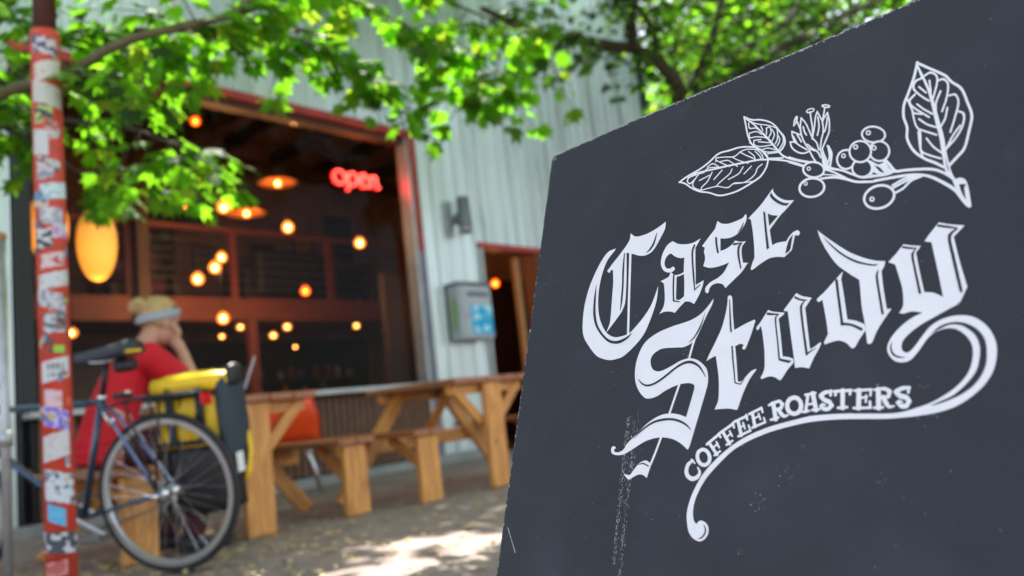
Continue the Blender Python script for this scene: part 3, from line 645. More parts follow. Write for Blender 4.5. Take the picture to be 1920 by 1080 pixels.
def remeshed(name, bms, m, parent, vox, loc=None, smooth=4):
    o = obj(name, merge(bms), m, parent, True)
    r = o.modifiers.new('remesh', 'REMESH'); r.mode = 'VOXEL'; r.voxel_size = vox; r.use_smooth_shade = True
    s = o.modifiers.new('smooth', 'SMOOTH'); s.iterations = smooth; s.factor = .5
    dg = bpy.context.evaluated_depsgraph_get(); dg.update(); m2 = bpy.data.meshes.new_from_object(o.evaluated_get(dg)); o.modifiers.clear(); o.data = m2
    if not m2.materials: m2.materials.append(m)
    return o
def person():
    e = empty('person', (1.66, 4.14, 0), label='person in red T-shirt with blond bun and grey headband, chin on hand', cat='person')
    O = Vector((1.66, 4.14, 0))
    def q(x, y, z, r): return (x - O.x, y - O.y, z, r)
    # skeleton (+x is where the person looks; y 3.97 is the arm nearest the bicycle)
    N = dict(pel=q(1.60, 4.14, .56, (.12, .155, .10)), bel=q(1.63, 4.14, .70, (.095, .125, .09)), che=q(1.70, 4.14, .86, (.10, .135, .09)), upc=q(1.745, 4.14, .955, (.075, .12, .06)), nb=q(1.79, 4.135, 1.03, .055), nk=q(1.83, 4.13, 1.085, .050), hd=q(1.875, 4.125, 1.15, .055))
    E_ = [('pel', 'bel'), ('bel', 'che'), ('che', 'upc'), ('upc', 'nb'), ('nb', 'nk'), ('nk', 'hd')]
    for s, sy in (('n', -1), ('f', 1)):
        Y = 4.14
        N['hip' + s] = q(1.63, Y + sy * .09, .535, .095); N['kn' + s] = q(2.02, Y + sy * .13, .52, .058); N['sh' + s] = q(1.99, Y + sy * .14, .30, .052); N['an' + s] = q(1.95, Y + sy * .14, .085, .034); N['to' + s] = q(2.09, Y + sy * .155, .03, .034)
        E_ += [('pel', 'hip' + s), ('hip' + s, 'kn' + s), ('kn' + s, 'sh' + s), ('sh' + s, 'an' + s), ('an' + s, 'to' + s)]
    N['s1n'] = q(1.765, 3.985, .975, .060); N['eln'] = q(1.955, 3.965, .795, .042); N['fan'] = q(1.965, 3.985, .88, .040); N['wrn'] = q(1.962, 4.04, 1.00, .027); N['pan'] = q(1.95, 4.07, 1.05, .031)
    N['s1f'] = q(1.765, 4.295, .975, .060); N['elf'] = q(1.97, 4.36, .80, .042); N['waf'] = q(2.17, 4.27, .80, .027); N['paf'] = q(2.24, 4.25, .815, .030)
    E_ += [('upc', 's1n'), ('s1n', 'eln'), ('eln', 'fan'), ('fan', 'wrn'), ('wrn', 'pan'), ('upc', 's1f'), ('s1f', 'elf'), ('elf', 'waf'), ('waf', 'paf')]
    bms = [skin_bm(N, E_, 'pel')]
    def fingers(c, d, up, sp):
        c, d, up = Vector(c), Vector(d).normalized(), Vector(up).normalized(); sd_ = d.cross(up).normalized()
        for i, (ln, rr) in enumerate(((.068, .0085), (.078, .009), (.074, .0088), (.056, .0075))):
            p0 = c + sd_ * (i - 1.5) * sp; pts = [p0, p0 + d * ln * .5 + up * .004, p0 + d * ln * .8 - up * .012, p0 + d * ln - up * .03]
            bms.append(tube_bm(pts, [rr, rr, rr * .9, rr * .7], 8))
        p0 = c + sd_ * sp * 1.9 - d * .02; bms.append(tube_bm([p0, p0 + sd_ * .018 + d * .025, p0 + sd_ * .02 + d * .052], [.011, .0105, .008], 8))
    fingers(Vector((1.945, 4.075, 1.07)) - O, (-.25, .1, .95), (1, .3, .1), .019)
    fingers(Vector((2.26, 4.25, .82)) - O, (1, -.1, .05), (0, 0, 1), .019)
    # head
    H_ = Vector((1.893, 4.125, 1.168)) - O; tilt = Matrix.Rotation(R(10), 3, 'Y')
    def hp(x, y, z): return tuple(H_ + tilt @ Vector((x, y, z)))
    bms.append(ball_bm(1, hp(-.008, 0, .03), (.096, .076, .088), 20, 14)); bms.append(ball_bm(1, hp(.022, 0, -.03), (.070, .062, .085), 20, 14, rot=(0, R(14), 0)))
    bms.append(ball_bm(1, hp(.058, 0, -.088), (.026, .024, .020))); bms.append(tube_bm([hp(.082, 0, .012), hp(.098, 0, -.014), hp(.112, 0, -.034), hp(.090, 0, -.044)], [.007, .009, .012, .010], 8))
    bms.append(ball_bm(1, hp(.082, 0, -.062), (.016, .024, .007))); bms.append(ball_bm(1, hp(.079, 0, -.074), (.015, .021, .007)))
    for s in (-1, 1):
        bms.append(ball_bm(1, hp(.070, s * .030, .024), (.018, .026, .009))); bms.append(ball_bm(1, hp(.055, s * .040, -.03), (.028, .022, .022))); bms.append(ball_bm(1, hp(-.008, s * .078, -.012), (.020, .009, .031)))
    body = remeshed('body', bms, M['skin'], e, .0055)
    for s in (-1, 1):
        obj('eye', ball_bm(.0095, hp(.078, s * .031, .006), (.8, 1.3, .6)), M['dark'], body, True)
    # hair, bun, band
    b = ball_bm(1, (0, 0, 0), (.106, .084, .104), 32, 22)
    bmesh.ops.delete(b, geom=[v for v in b.verts if (v.co.x > .050 and v.co.z < .052) or v.co.z < -.078 or (v.co.x > .015 and v.co.z < .0)], context='VERTS')
    for v in b.verts: v.co *= 1 + .05 * noise.noise(v.co * 30)
    bmesh.ops.rotate(b, cent=(0, 0, 0), matrix=tilt, verts=b.verts); bmesh.ops.translate(b, vec=hp(-.014, 0, .036), verts=b.verts)
    hr = obj('hair', b, M['hair'], e, True); md = hr.modifiers.new('solid', 'SOLIDIFY'); md.thickness = .008
    b = ball_bm(1, (0, 0, 0), (.047, .046, .044), 20, 14)
    for v in b.verts: v.co *= 1 + .16 * noise.noise(v.co * 38)
    bmesh.ops.translate(b, vec=hp(-.124, 0, .066), verts=b.verts); obj('hair_bun', b, M['hair'], hr, True)
    b = bmesh.new(); seg = 40; rg = []
    for i in range(seg):
        a = 2 * math.pi * i / seg; x = .1075 * math.cos(a); y = .0895 * math.sin(a); zc_ = .030 + .036 * math.cos(a); hw = .024
        rg.append([b.verts.new(hp(x * kx - .0165, y * kx, zc_ + zz)) for kx, zz in ((.975, -hw), (1, -hw * .5), (.995, hw * .5), (.965, hw))])
    for i in range(seg):
        A, B = rg[i], rg[(i + 1) % seg]
        for k_ in range(3): b.faces.new((A[k_], A[k_ + 1], B[k_ + 1], B[k_]))
    o = obj('headband', b, M['band'], e, True); md = o.modifiers.new('solid', 'SOLIDIFY'); md.thickness = .003
    # T-shirt and shorts, each its own shell round the body
    S = dict(hem=q(1.60, 4.14, .50, (.140, .175, .04)), pel=q(1.605, 4.14, .58, (.138, .172, .09)), bel=q(1.635, 4.14, .72, (.122, .150, .09)), che=q(1.70, 4.14, .865, (.118, .155, .09)), upc=q(1.745, 4.14, .955, (.088, .140, .066)), nb=q(1.772, 4.137, 1.0, (.062, .07, .05)),
             s1n=q(1.76, 3.975, .975, .076), mn=q(1.855, 3.962, .895, .070), en=q(1.89, 3.958, .865, .068), s1f=q(1.76, 4.305, .975, .076), mf=q(1.855, 4.335, .895, .070), ef=q(1.89, 4.345, .865, .068))
    sh = skin_bm(S, [('hem', 'pel'), ('pel', 'bel'), ('bel', 'che'), ('che', 'upc'), ('upc', 'nb'), ('upc', 's1n'), ('s1n', 'mn'), ('mn', 'en'), ('upc', 's1f'), ('s1f', 'mf'), ('mf', 'ef')], 'pel')
    for v in sh.verts: v.co += v.normal * .010 * noise.noise(Vector((v.co.x * 9, v.co.y * 9, v.co.z * 16)))
    remeshed('t_shirt', [sh], M['shirt'], e, .008)
    T = dict(pel=q(1.60, 4.14, .545, (.130, .165, .10)))
    for s, sy in (('n', -1), ('f', 1)): T['h' + s] = q(1.66, 4.14 + sy * .095, .535, .100); T['m' + s] = q(2.01, 4.14 + sy * .13, .52, .072); T['n' + s] = q(1.99, 4.14 + sy * .14, .30, .066); T['o' + s] = q(1.955, 4.14 + sy * .14, .10, .056)
    remeshed('trousers', [skin_bm(T, [('pel', 'hn'), ('hn', 'mn'), ('pel', 'hf'), ('hf', 'mf'), ('mn', 'nn'), ('nn', 'on'), ('mf', 'nf'), ('nf', 'of')], 'pel')], M['shorts'], e, .008)
    for sy in (-1, 1): 
        o = obj('shoe', box_bm(.26, .095, .075, bev=.028), M['shoe'], e, True, loc=Vector((2.02, 4.14 + sy * .15, .04)) - O)
        o2 = obj('sole', box_bm(.27, .10, .018, bev=.006), M['dark'], o, loc=(0, 0, -.030))
person()

# ------------------------------------------------------------------ the bicycle
def bike():
    th, L = 2.077772485552822, .106622
    e = empty('touring_bicycle', (1.612, 3.469, 0), label='dark blue touring bicycle with black saddle leaning beside the red sticker pole', cat='bicycle')
    e.rotation_euler = (Matrix.Rotation(th, 3, 'Z') @ Matrix.Rotation(-L, 3, 'X')).to_euler()
    RW = .338
    def wheel(x, label=None):
        w_ = empty('wheel', (x, 0, RW + .004)); w_.parent = e; w_.location = (x, 0, RW + .004)
        obj('tyre', ring_bm(RW - .014, circ(.0145, 12), 96), M['rubber'], w_, True)
        obj('rim', ring_bm(RW - .036, [(.010, -.011), (.010, .011), (-.012, .010), (-.016, .004), (-.016, -.004), (-.012, -.010)], 96), M['alu'], w_)
        hb = lathe_bm([(.001, -.052), (.008, -.052), (.009, -.036), (.024, -.034), (.024, -.030), (.013, -.026), (.013, .026), (.024, .030), (.024, .034), (.009, .036), (.008, .052), (.001, .052)], 16)
        bmesh.ops.rotate(hb, cent=(0, 0, 0), matrix=Matrix.Rotation(R(90), 3, 'X'), verts=hb.verts); obj('hub', hb, M['chrome'], w_, True)
        sp = bpy.data.meshes.new('spoke'); b = tube_bm([(0, 0, 0), (0, 0, 1)], .0012, 5); b.to_mesh(sp); b.free(); sp.materials.append(M['chrome'])
        for i in range(32):
            a = 2 * math.pi * i / 32; s = 1 if i % 2 else -1; k_ = 1 if (i // 2) % 2 else -1; ah = a + k_ * .95
            p0 = Vector((.022 * math.cos(ah), s * .032, .022 * math.sin(ah))); p1 = Vector(((RW - .05) * math.cos(a), s * .002, (RW - .05) * math.sin(a))); d = p1 - p0
            o = bpy.data.objects.new('spoke', sp); link(o, w_); o.matrix_local = Matrix.Translation(p0) @ d.to_track_quat('Z', 'Y').to_matrix().to_4x4() @ Matrix.Scale(d.length, 4, (0, 0, 1))
        return w_
    wr = wheel(0); wf = wheel(1.14)
    # cassette on the far side of the rear hub
    b = bmesh.new()
    for i, r_ in enumerate((.058, .052, .046, .040, .035, .030)): ring_bm(r_ - .012, [(.012, -.038 - i * .005), (.012, -.036 - i * .005), (-.012, -.036 - i * .005), (-.012, -.038 - i * .005)], 32, b)
    obj('cassette', b, M['dullsteel'], e)
    bb = Vector((.425, 0, .27)); st = bb + Vector((-math.cos(R(73)), 0, math.sin(R(73)))) * .53; hu = Vector((.90, 0, .80)); hl = Vector((.945, 0, .675)); ax = Vector((0, 0, RW + .004)); fx = Vector((1.14, 0, RW + .004))
    tube('seat_tube', [bb, st], .0145, M['bluepaint'], e); tube('top_tube', [st - Vector((-.006, 0, .02)), hu - Vector((0, 0, .02))], .0135, M['bluepaint'], e)
    tube('down_tube', [bb, hl], .016, M['bluepaint'], e); tube('head_tube', [hu + Vector((-.008, 0, .03)), hl - Vector((-.006, 0, .02))], .018, M['bluepaint'], e)
    for s in (-1, 1):
        tube('chain_stay', [bb + Vector((-.03, s * .02, 0)), (ax + bb) / 2 + Vector((0, s * .036, 0)), ax + Vector((.0, s * .062, 0))], .009, M['bluepaint'], e)
        tube('seat_stay', [st + Vector((.005, s * .014, -.02)), (ax + st) / 2 + Vector((0, s * .042, 0)), ax + Vector((0, s * .062, 0))], .008, M['bluelight'], e)
        tube('fork_blade', cat_rom([hl + Vector((.01, s * .03, -.05)), hl + Vector((.05, s * .048, -.18)), fx + Vector((-.02, s * .052, .06)), fx + Vector((0, s * .052, 0))], 5), .010, M['bluepaint'], e)
        tube('rack_strut', [ax + Vector((.0, s * .078, .02)), Vector((-.06, s * .07, .735))], .005, M['dark'], e, 8)
        tube('rack_strut', [ax + Vector((.0, s * .078, .02)), Vector((.10, s * .07, .735))], .005, M['dark'], e, 8)
    tube('axle_nut', [ax + Vector((0, .055, 0)), ax + Vector((0, .095, 0))], .011, M['chrome'], e); tube('axle_nut', [ax + Vector((0, -.095, 0)), ax + Vector((0, -.055, 0))], .011, M['chrome'], e)
    tube('quick_release', [ax + Vector((0, .09, 0)), ax + Vector((.05, .10, .015))], .006, M['chrome'], e)
    tube('fork_crown', [hl + Vector((.01, -.035, -.05)), hl + Vector((.01, .035, -.05))], .014, M['bluepaint'], e)
    tube('seat_post', [st - Vector((0, 0, .01)), st + Vector((-.045, 0, .15))], .0125, M['dark'], e); tube('seat_collar', [st + Vector((0, 0, -.012)), st + Vector((-.004, 0, .008))], .018, M['chrome'], e)
    # brake caliper
    tube('brake_arm', cat_rom([st + Vector((-.02, .03, -.06)), st + Vector((-.055, .05, -.09)), st + Vector((-.06, .035, -.13))], 4), .006, M['chrome'], e, 8)
    tube('brake_arm', cat_rom([st + Vector((-.02, -.03, -.06)), st + Vector((-.055, -.05, -.09)), st + Vector((-.06, -.035, -.13))], 4), .006, M['chrome'], e, 8)
    # saddle
    b = bmesh.new(); n = 16; rows = []
    for i in range(n + 1):
        v = i / n; x = .15 - .285 * v; wd = .021 + .064 * max(0, (v - .25) / .75) ** 1.4 + .006 * v; h_ = .018 + .020 * v; row = []
        for j in range(9):
            u = (j / 4 - 1); row.append(b.verts.new((x, u * wd, h_ * (1 - abs(u) ** 2.4) + .012 * v ** 2 - (.018 if abs(u) == 1 else 0))))
        for j in range(7, 0, -1): u = (j / 4 - 1); row.append(b.verts.new((x, u * wd * .85, -.034 + .012 * v ** 2)))
        rows.append(row)
    for A, B in zip(rows, rows[1:]):
        for j in range(len(A)): b.faces.new((A[j], A[(j + 1) % len(A)], B[(j + 1) % len(B)], B[j]))
    b.faces.new(rows[0]); b.faces.new(rows[-1][::-1])
    sp_ = st + Vector((-.045, 0, .185)); sd2 = obj('saddle', b, M['saddle'], e, True, loc=sp_)
    for s in (-1, 1): tube('saddle_rail', cat_rom([(.10, s * .008, -.012), (.05, s * .02, -.032), (-.05, s * .022, -.032), (-.11, s * .035, -.005)], 5), .0035, M['chrome'], sd2, 6)
    obj('rear_patch', box_bm(.010, .10, .012, bev=.003), M['yellow'], sd2, loc=(-.137, 0, -.004))
    obj('seat_bag', box_bm(.10, .07, .06, bev=.018), M['dark'], e, loc=sp_ + Vector((-.09, 0, -.06)))
    # crank, pedals, chain
    cr_ = ring_bm(.082, [(.006, -.046), (.006, -.043), (-.006, -.043), (-.006, -.046)], 48); bmesh.ops.translate(cr_, vec=bb, verts=cr_.verts); obj('chainring', cr_, M['dullsteel'], e)
    for s, a in ((1, 205), (-1, 25)):
        t_ = bb + Vector((.17 * math.cos(R(a)), s * .075, .17 * math.sin(R(a))))
        plank('crank_arm', bb + Vector((0, s * .055, 0)), t_, .024, .012, M['alu'], e, (0, 0, 1) if abs(math.cos(R(a))) > .5 else (1, 0, 0)); o = obj('pedal', box_bm(.09, .075, .018, bev=.004), M['dullsteel'], e, loc=t_ + Vector((0, s * .05, 0)))
    for z in (1, -1): tube('chain', [bb + Vector((0, -.045, z * .082)), ax + Vector((0, -.045, z * .045))], .004, M['dullsteel'], e, 6)
    rd = empty('rear_derailleur', ax + Vector((.01, -.06, -.05))); rd.parent = e
    tube('cage', [(0, 0, .03), (.02, 0, -.06)], .006, M['chrome'], rd); 
    for z in (.0, -.06): obj('jockey_wheel', ring_bm(.010, [(.008, -.004), (.008, .004), (-.006, .004), (-.006, -.004)], 16), M['dark'], rd, loc=(.015, 0, z))
    # rack
    for s in (-1, 1): tube('rack_rail', [(.20, s * .03, .735), (.14, s * .055, .748), (-.20, s * .055, .748), (-.22, s * .03, .748)], .0055, M['dark'], e, 8)
    for x in (.10, .0, -.10, -.20): tube('rack_bar', [(x, -.055, .748), (x, .055, .748)], .005, M['dark'], e, 8)
    obj('rack_deck', box_bm(.34, .06, .006), M['black'], e, loc=(-.03, 0, .757)); tube('rack_stay', [(.19, .03, .735), tuple(st + Vector((-.01, .016, -.05)))], .004, M['dark'], e, 6)
    rl = obj('light_mount', lathe_bm([(.001, -.012), (.038, -.012), (.042, 0), (.038, .012), (.001, .014)], 20), M['black'], e, True, loc=(.15, .02, .775))
    obj('rear_reflector', box_bm(.008, .065, .05, bev=.010), M['redplastic'], e, loc=(-.232, .0, .715))
    # handlebar
    tube('stem', [hu + Vector((-.012, 0, .045)), hu + Vector((.07, 0, .09))], .014, M['chrome'], e)
    tube('handlebar', cat_rom([hu + Vector((.12, -.21, -.04)), hu + Vector((.16, -.21, .06)), hu + Vector((.09, -.19, .09)), hu + Vector((.07, 0, .09)), hu + Vector((.09, .19, .09)), hu + Vector((.16, .21, .06)), hu + Vector((.12, .21, -.04))], 6), .014, M['dark'], e)
    # panniers (hung on the rack on the far side): a thing of its own
    mw = Matrix.Translation((1.612, 3.469, 0)) @ (Matrix.Rotation(th, 4, 'Z') @ Matrix.Rotation(-L, 4, 'X'))
    p = empty('pannier', label='bright yellow and dark slate pannier hanging on the far side of the rack', cat='bicycle bag'); pl_ = Vector((-.075, -.155, .34)); p.matrix_world = mw @ Matrix.Translation(pl_)
    def soft(name, lo, hi, m, bul=.012, par=p):
        lo, hi = Vector(lo), Vector(hi); s = hi - lo; c = (lo + hi) / 2; b = bmesh.new(); bmesh.ops.create_cube(b, size=1); bmesh.ops.subdivide_edges(b, edges=b.edges[:], cuts=5, use_grid_fill=True)
        for v in b.verts:
            f = [1 - min(1, (2 * v.co[i]) ** 2) for i in range(3)]; n_ = Vector([v.co[i] * 2 for i in range(3)]); rr = n_.length / max(abs(n_.x), abs(n_.y), abs(n_.z), .001)
            v.co = Vector([v.co[i] * s[i] for i in range(3)]); v.co *= 1 - .045 * (rr - 1)
            for i in range(3):
                j, k_ = (i + 1) % 3, (i + 2) % 3
                if abs(abs(n_[i]) - 1) < .01: v.co[i] += math.copysign(bul * f[j] * f[k_], n_[i])
            v.co += Vector((1, 1, 1)) * .004 * noise.noise((v.co + c) * 18)
        return obj(name, b, m, par, True, loc=c)
    soft('lower_panel', (-.155, -.08, -.12), (.155, .075, .165), M['dark']); soft('front_panel', (-.150, -.085, .17), (.155, .080, .40), M['yellow'])
    soft('end_panel', (-.195, -.090, .06), (-.152, .085, .46), M['navy'], .018); soft('top_flap', (-.19, -.075, .405), (.16, .085, .475), M['yellow'], .02)
    for x in (-.085, .06):
        plank('strap', (x, .100, .20), (x, .104, .425), .036, .006, M['navy'], p, (1, 0, 0), 0); plank('strap', (x, .098, .43), (x, -.04, .498), .038, .006, M['dark'], p, (1, 0, 0), 0)
        obj('buckle', box_bm(.036, .012, .03, bev=.003), M['dark'], p, loc=(x, .112, .30))
    for z_ in (.19, .395): obj('trim_band', box_bm(.315, .012, .022, bev=.004), M['dark'], p, loc=(0, .088, z_))
    soft('roll_end', (-.215, -.05, .42), (-.19, .05, .50), M['dark'], .01)
    tube('carry_strap', [(-.205, -.05, .20), (-.222, -.03, .12), (-.218, -.01, .04), (-.205, .0, .0)], .010, M['yellow'], p, 8)
    o = obj('reflective_patch', box_bm(.006, .05, .085, bev=.002), M['white'], p, loc=(-.222, .06, .085))
bike()

# ------------------------------------------------------------------ sticker pole and rack post
def pole():
    P = (1.052, 3.138); r = .0505
    e = empty('sticker_pole', (*P, 0), label='round red pole covered with torn stickers beside the bicycle', cat='pole')
    obj('post', lathe_bm([(0.001, 0), (r, 0), (r, 2.12), (r * .98, 2.14), (.001, 2.142)], 32), M['poleR'], e, True); obj('base_plate', lathe_bm([(.001, .0), (.12, .0), (.12, .012), (r + .001, .014)], 24), M['dullsteel'], e, True)
    top = obj('upper_post', lathe_bm([(.001, 2.143), (.040, 2.143), (.040, 3.2), (.001, 3.2)], 24), M['browntrim'], e, True)
    W_ = (.52, .53, .52); K = (.03, .03, .035)
    #      z0     z1    a0   a1   base                ink               scale thr
    S = [(2.03, 2.11, -75, 60, (.55, .5, .48), (.05, .05, .12), 38, .55), (1.93, 2.015, -80, 80, (.55, .52, .46), (.45, .30, .25), 20, .66), (1.83, 1.925, -60, 80, (.50, .50, .44), (.42, .42, .38), 20, .6),
         (1.765, 1.84, -30, 55, (.40, .48, .15), (.02, .06, .03), 34, .5), (1.70, 1.77, -60, 20, (.50, .14, .12), (.5, .5, .48), 40, .55), (1.635, 1.745, 0, 85, W_, (.1, .1, .1), 30, .66),
         (1.585, 1.63, -70, 50, (.50, .50, .50), K, 46, .52), (1.545, 1.60, -20, 80, (.25, .26, .3), (.55, .5, .5), 36, .55), (1.47, 1.54, -75, 50, (.50, .62, .62), (.30, .42, .5), 30, .55),
         (1.44, 1.50, 10, 85, (.55, .42, .35), K, 42, .57), (1.375, 1.445, -60, 70, (.30, .32, .36), (.52, .52, .52), 30, .5), (1.325, 1.385, -80, -5, (.50, .22, .40), (.45, .5, .55), 24, .5), (1.285, 1.37, -5, 80, W_, (.04, .04, .05), 36, .5),
         (1.215, 1.275, -60, 70, (.58, .45, .45), (.40, .06, .05), 34, .55), (1.14, 1.205, -70, 75, W_, (.30, .30, .30), 55, .60), (1.065, 1.135, -75, 70, (.45, .46, .48), (.2, .2, .22), 60, .55), (.975, 1.06, -60, 65, (.10, .12, .13), (.45, .48, .5), 44, .53),
         (.905, .935, -35, 5, (.22, .50, .03), (.2, .4, .03), 10, .7), (.81, .885, -55, 55, (.52, .52, .53), (.50, .50, .5), 10, .9), (.715, .775, -20, 45, (.58, .40, .44), (.5, .3, .3), 30, .6), (.64, .71, -45, 50, (.16, .12, .50), (.50, .45, .68), 40, .52),
         (.535, .625, -45, 60, (.50, .49, .48), (.45, .40, .4), 30, .6), (.385, .49, -60, 55, (.50, .54, .58), (.06, .10, .14), 42, .58), (.315, .375, -20, 45, (.08, .34, .58), (.12, .4, .6), 18, .6), (.215, .285, -75, 78, (.04, .045, .06), (.46, .48, .52), 40, .56), (.14, .19, -20, 60, (.50, .20, .18), (.4, .08, .07), 24, .5)]
    rq = random.Random(8)
    for q_ in range(26):    # small torn scraps between and over the large ones
        z_ = rq.uniform(.3, 2.08); a_ = rq.uniform(-70, 50); dz = rq.uniform(.012, .035); S.append((z_, z_ + dz, a_, a_ + rq.uniform(14, 40), rq.choice([(.5, .5, .48), (.55, .08, .04), (.05, .05, .06), (.42, .36, .10), (.10, .22, .35), (.45, .30, .28)]), rq.choice([(.04, .04, .04), (.5, .48, .45), (.5, .06, .03)]), rq.uniform(40, 90), rq.uniform(.5, .62)))
    view = math.atan2(-P[1], -P[0])
    # extra torn scraps
    for i, (z0, z1, a0, a1, bc, ic, s, thr) in enumerate(S):
        if z0 > .9 and i < 25: m_ = (z0 + z1) / 2; z0, z1 = m_ - (z1 - z0) * .46, m_ + (z1 - z0) * .42; a0 *= (.62, .8, 1)[i % 3]; a1 *= (.95, .6, .75)[i % 3]
        n = 10; b = bmesh.new(); g = []; rn = random.Random(i); rr = r + .0006 + .0004 * (i % 3) + (.0014 + .00003 * i if i > 24 else 0); tw = R(rn.uniform(-9, 9))
        for j, z in enumerate([z0 + (z1 - z0) * q / 4 for q in range(5)]):
            row = []
            for k_ in range(n + 1):
                a = view - R(a0 + (a1 - a0) * k_ / n); inset = .35 * (z1 - z0) * (1 if rn.random() < .12 else 0) if k_ in (0, n) else 0
                zz = z + (.004 * noise.noise(Vector((k_ * .9, j, i))) if j in (0, 4) else 0) + (k_ - n / 2) * tw * .020
                row.append(b.verts.new((rr * math.cos(a), rr * math.sin(a), zz)))
            g.append(row)
        for A, B in zip(g, g[1:]):
            for k_ in range(n): b.faces.new((A[k_], A[k_ + 1], B[k_ + 1], B[k_]))
        st_ = obj('sticker', b, print_mat('sticker_print', bc, ic, s, thr, i * 1.7), e, True)
        if abs(z0 - .81) < .001:      # the white sticker with two rows of heavy black letters, worn beyond reading
            lines = (((.858, .022), ("I", "A", "A", "R")), ((.828, .016), ("I", "I", "H", "I")))
            for (zz, hh), ws in lines:
                for q, ch in enumerate(ws):
                    a_c = -26 + q * 17
                    for (dx, wdt, dz, hgt) in {'I': ((0, 4, 0, 1),), 'A': ((-3.5, 3.5, 0, 1), (3.5, 3.5, 0, 1), (0, 7, .32, .25)), 'R': ((-3.5, 3.5, 0, 1), (2.5, 4, .25, .5), (3.5, 3, -.3, .4)), 'H': ((-3.5, 3, 0, 1), (3.5, 3, 0, 1), (0, 6, 0, .25))}[ch]:
                        b = bmesh.new(); vs = []
                        for aa, z_ in ((-.5, -.5), (.5, -.5), (.5, .5), (-.5, .5)):
                            a = view - R(a_c + dx + aa * wdt); vs.append(b.verts.new(((rr + .0006) * math.cos(a), (rr + .0006) * math.sin(a), zz + dz * hh + z_ * hh * hgt)))
                        b.faces.new(vs); obj('letter', b, M['dark'], st_)
pole()
e = empty('rack_post', (1.001, 3.534, 0), label='thin grey galvanised post at the edge of the picture left of the bicycle', cat='post')
tube('tube', [(0, 0, 0), (0, 0, 1.42)], .017, M['galvpole'], e, 14); obj('cap', ball_bm(.021, (0, 0, 1.425)), M['tan'], e, True)
obj('clamp', lathe_bm([(.0175, .60), (.026, .60), (.026, .66), (.0175, .66)], 16), M['galvpole'], e, True); obj('foot_plate', lathe_bm([(.018, 0), (.06, 0), (.06, .01), (.018, .012)], 16), M['galvpole'], e)

# ------------------------------------------------------------------ trees
def leaf_mesh(name, m, seed, spread=1.0):
    rn = random.Random(seed); pts = [(0, 0)]
    lob = [(-128, .48), (-78, .78), (-38, .95), (0, 1.08), (38, .95), (78, .78), (128, .48)]
    out = []
    for i, (a, r_) in enumerate(lob):
        r_ *= rn.uniform(.92, 1.06); out.append((a - 9, r_ * .72)); out.append((a, r_)); out.append((a + 9, r_ * .72))
        if i < len(lob) - 1: out.append(((a + lob[i + 1][0]) / 2, .50 * (r_ + lob[i + 1][1]) * .62))
    b = bmesh.new(); c = b.verts.new((0, .05, .03)); vs = []
    for a, r_ in out:
        x = r_ * math.sin(R(a)); y = r_ * math.cos(R(a)) + .25; vs.append(b.verts.new((x * .62 * spread, y * .62, -.16 * (x * x) * .6 - .14 * max(0, y - .5) ** 2 + .03 * math.cos(R(a * 4)))))
    b0 = b.verts.new((0, 0, 0)); ring_ = [b0] + vs
    for i in range(len(ring_)): b.faces.new((c, ring_[i], ring_[(i + 1) % len(ring_)]))
    me = bpy.data.meshes.new(name); b.to_mesh(me); b.free(); me.materials.append(m); me.polygons.foreach_set('use_smooth', [True] * len(me.polygons)); return me
LM = [leaf_mesh('leaf', M['leaf'], 1), leaf_mesh('leaf', M['leaf'], 2, .85), leaf_mesh('leaf', M['leafd'], 3), leaf_mesh('leaf', M['leafy'], 4), leaf_mesh('leaf', M['leafr'], 5)]
LW = [.40, .80, .87, .9995, 1.0]
camL = cam.matrix_world.inverted()
def inframe(p):
    c = camL @ p
    return c.z < -.2 and abs(c.x / -c.z) < .66 and abs(c.y / -c.z) < .38
def place(rn, p, out_dir, size, droop):
    """matrix of a leaf whose stalk end sits at p and which points along out_dir, blade near level"""
    y = (out_dir.normalized() + Vector((rn.uniform(-.4, .4), rn.uniform(-.4, .4), -droop + rn.uniform(-.25, .15)))).normalized()
    up = Vector((rn.gauss(0, .42), rn.gauss(0, .42), 1)).normalized(); x = y.cross(up).normalized(); z = x.cross(y)
    m = Matrix((x, y, z)).transposed().to_4x4() @ Matrix.Scale(size, 4); m.translation = p; return m
def build_leaves(name, mats, root, n_single):
    """mats: (matrix, mesh index); the nearest in the picture become single leaves, the others one mass"""
    vis = sorted([q for q in mats if inframe(q[0].translation)], key=lambda q: -(q[0].to_scale().x / (q[0].translation - cam.location).length))
    single = vis[:n_single]; ids = {id(q) for q in single}; inv = root.matrix_world.inverted() if False else Matrix.Translation(-root.location)
    for m, k_ in single:
        o = bpy.data.objects.new('leaf', LM[k_]); link(o, root); o.matrix_local = inv @ m
    rest = [q for q in mats if id(q) not in ids]
    if rest:
        vs, fs, mi = [], [], []; base = [([v.co.copy() for v in me.vertices], [tuple(p.vertices) for p in me.polygons]) for me in LM]
        for m, k_ in rest:
            mm = inv @ m; o0 = len(vs); V, F = base[k_]; vs += [mm @ v for v in V]; fs += [tuple(i + o0 for i in f) for f in F]; mi += [k_] * len(F)
        o = obj(name, (vs, [], fs), [me.materials[0] for me in LM], root); o.data.polygons.foreach_set('material_index', mi); o['kind'] = 'stuff'
def pick(rn, bias=0):
    r_ = rn.random()
    for i, w_ in enumerate((.20, .34, .93, .9995, 1.0) if bias > 0 else LW):
        if r_ < w_: return i
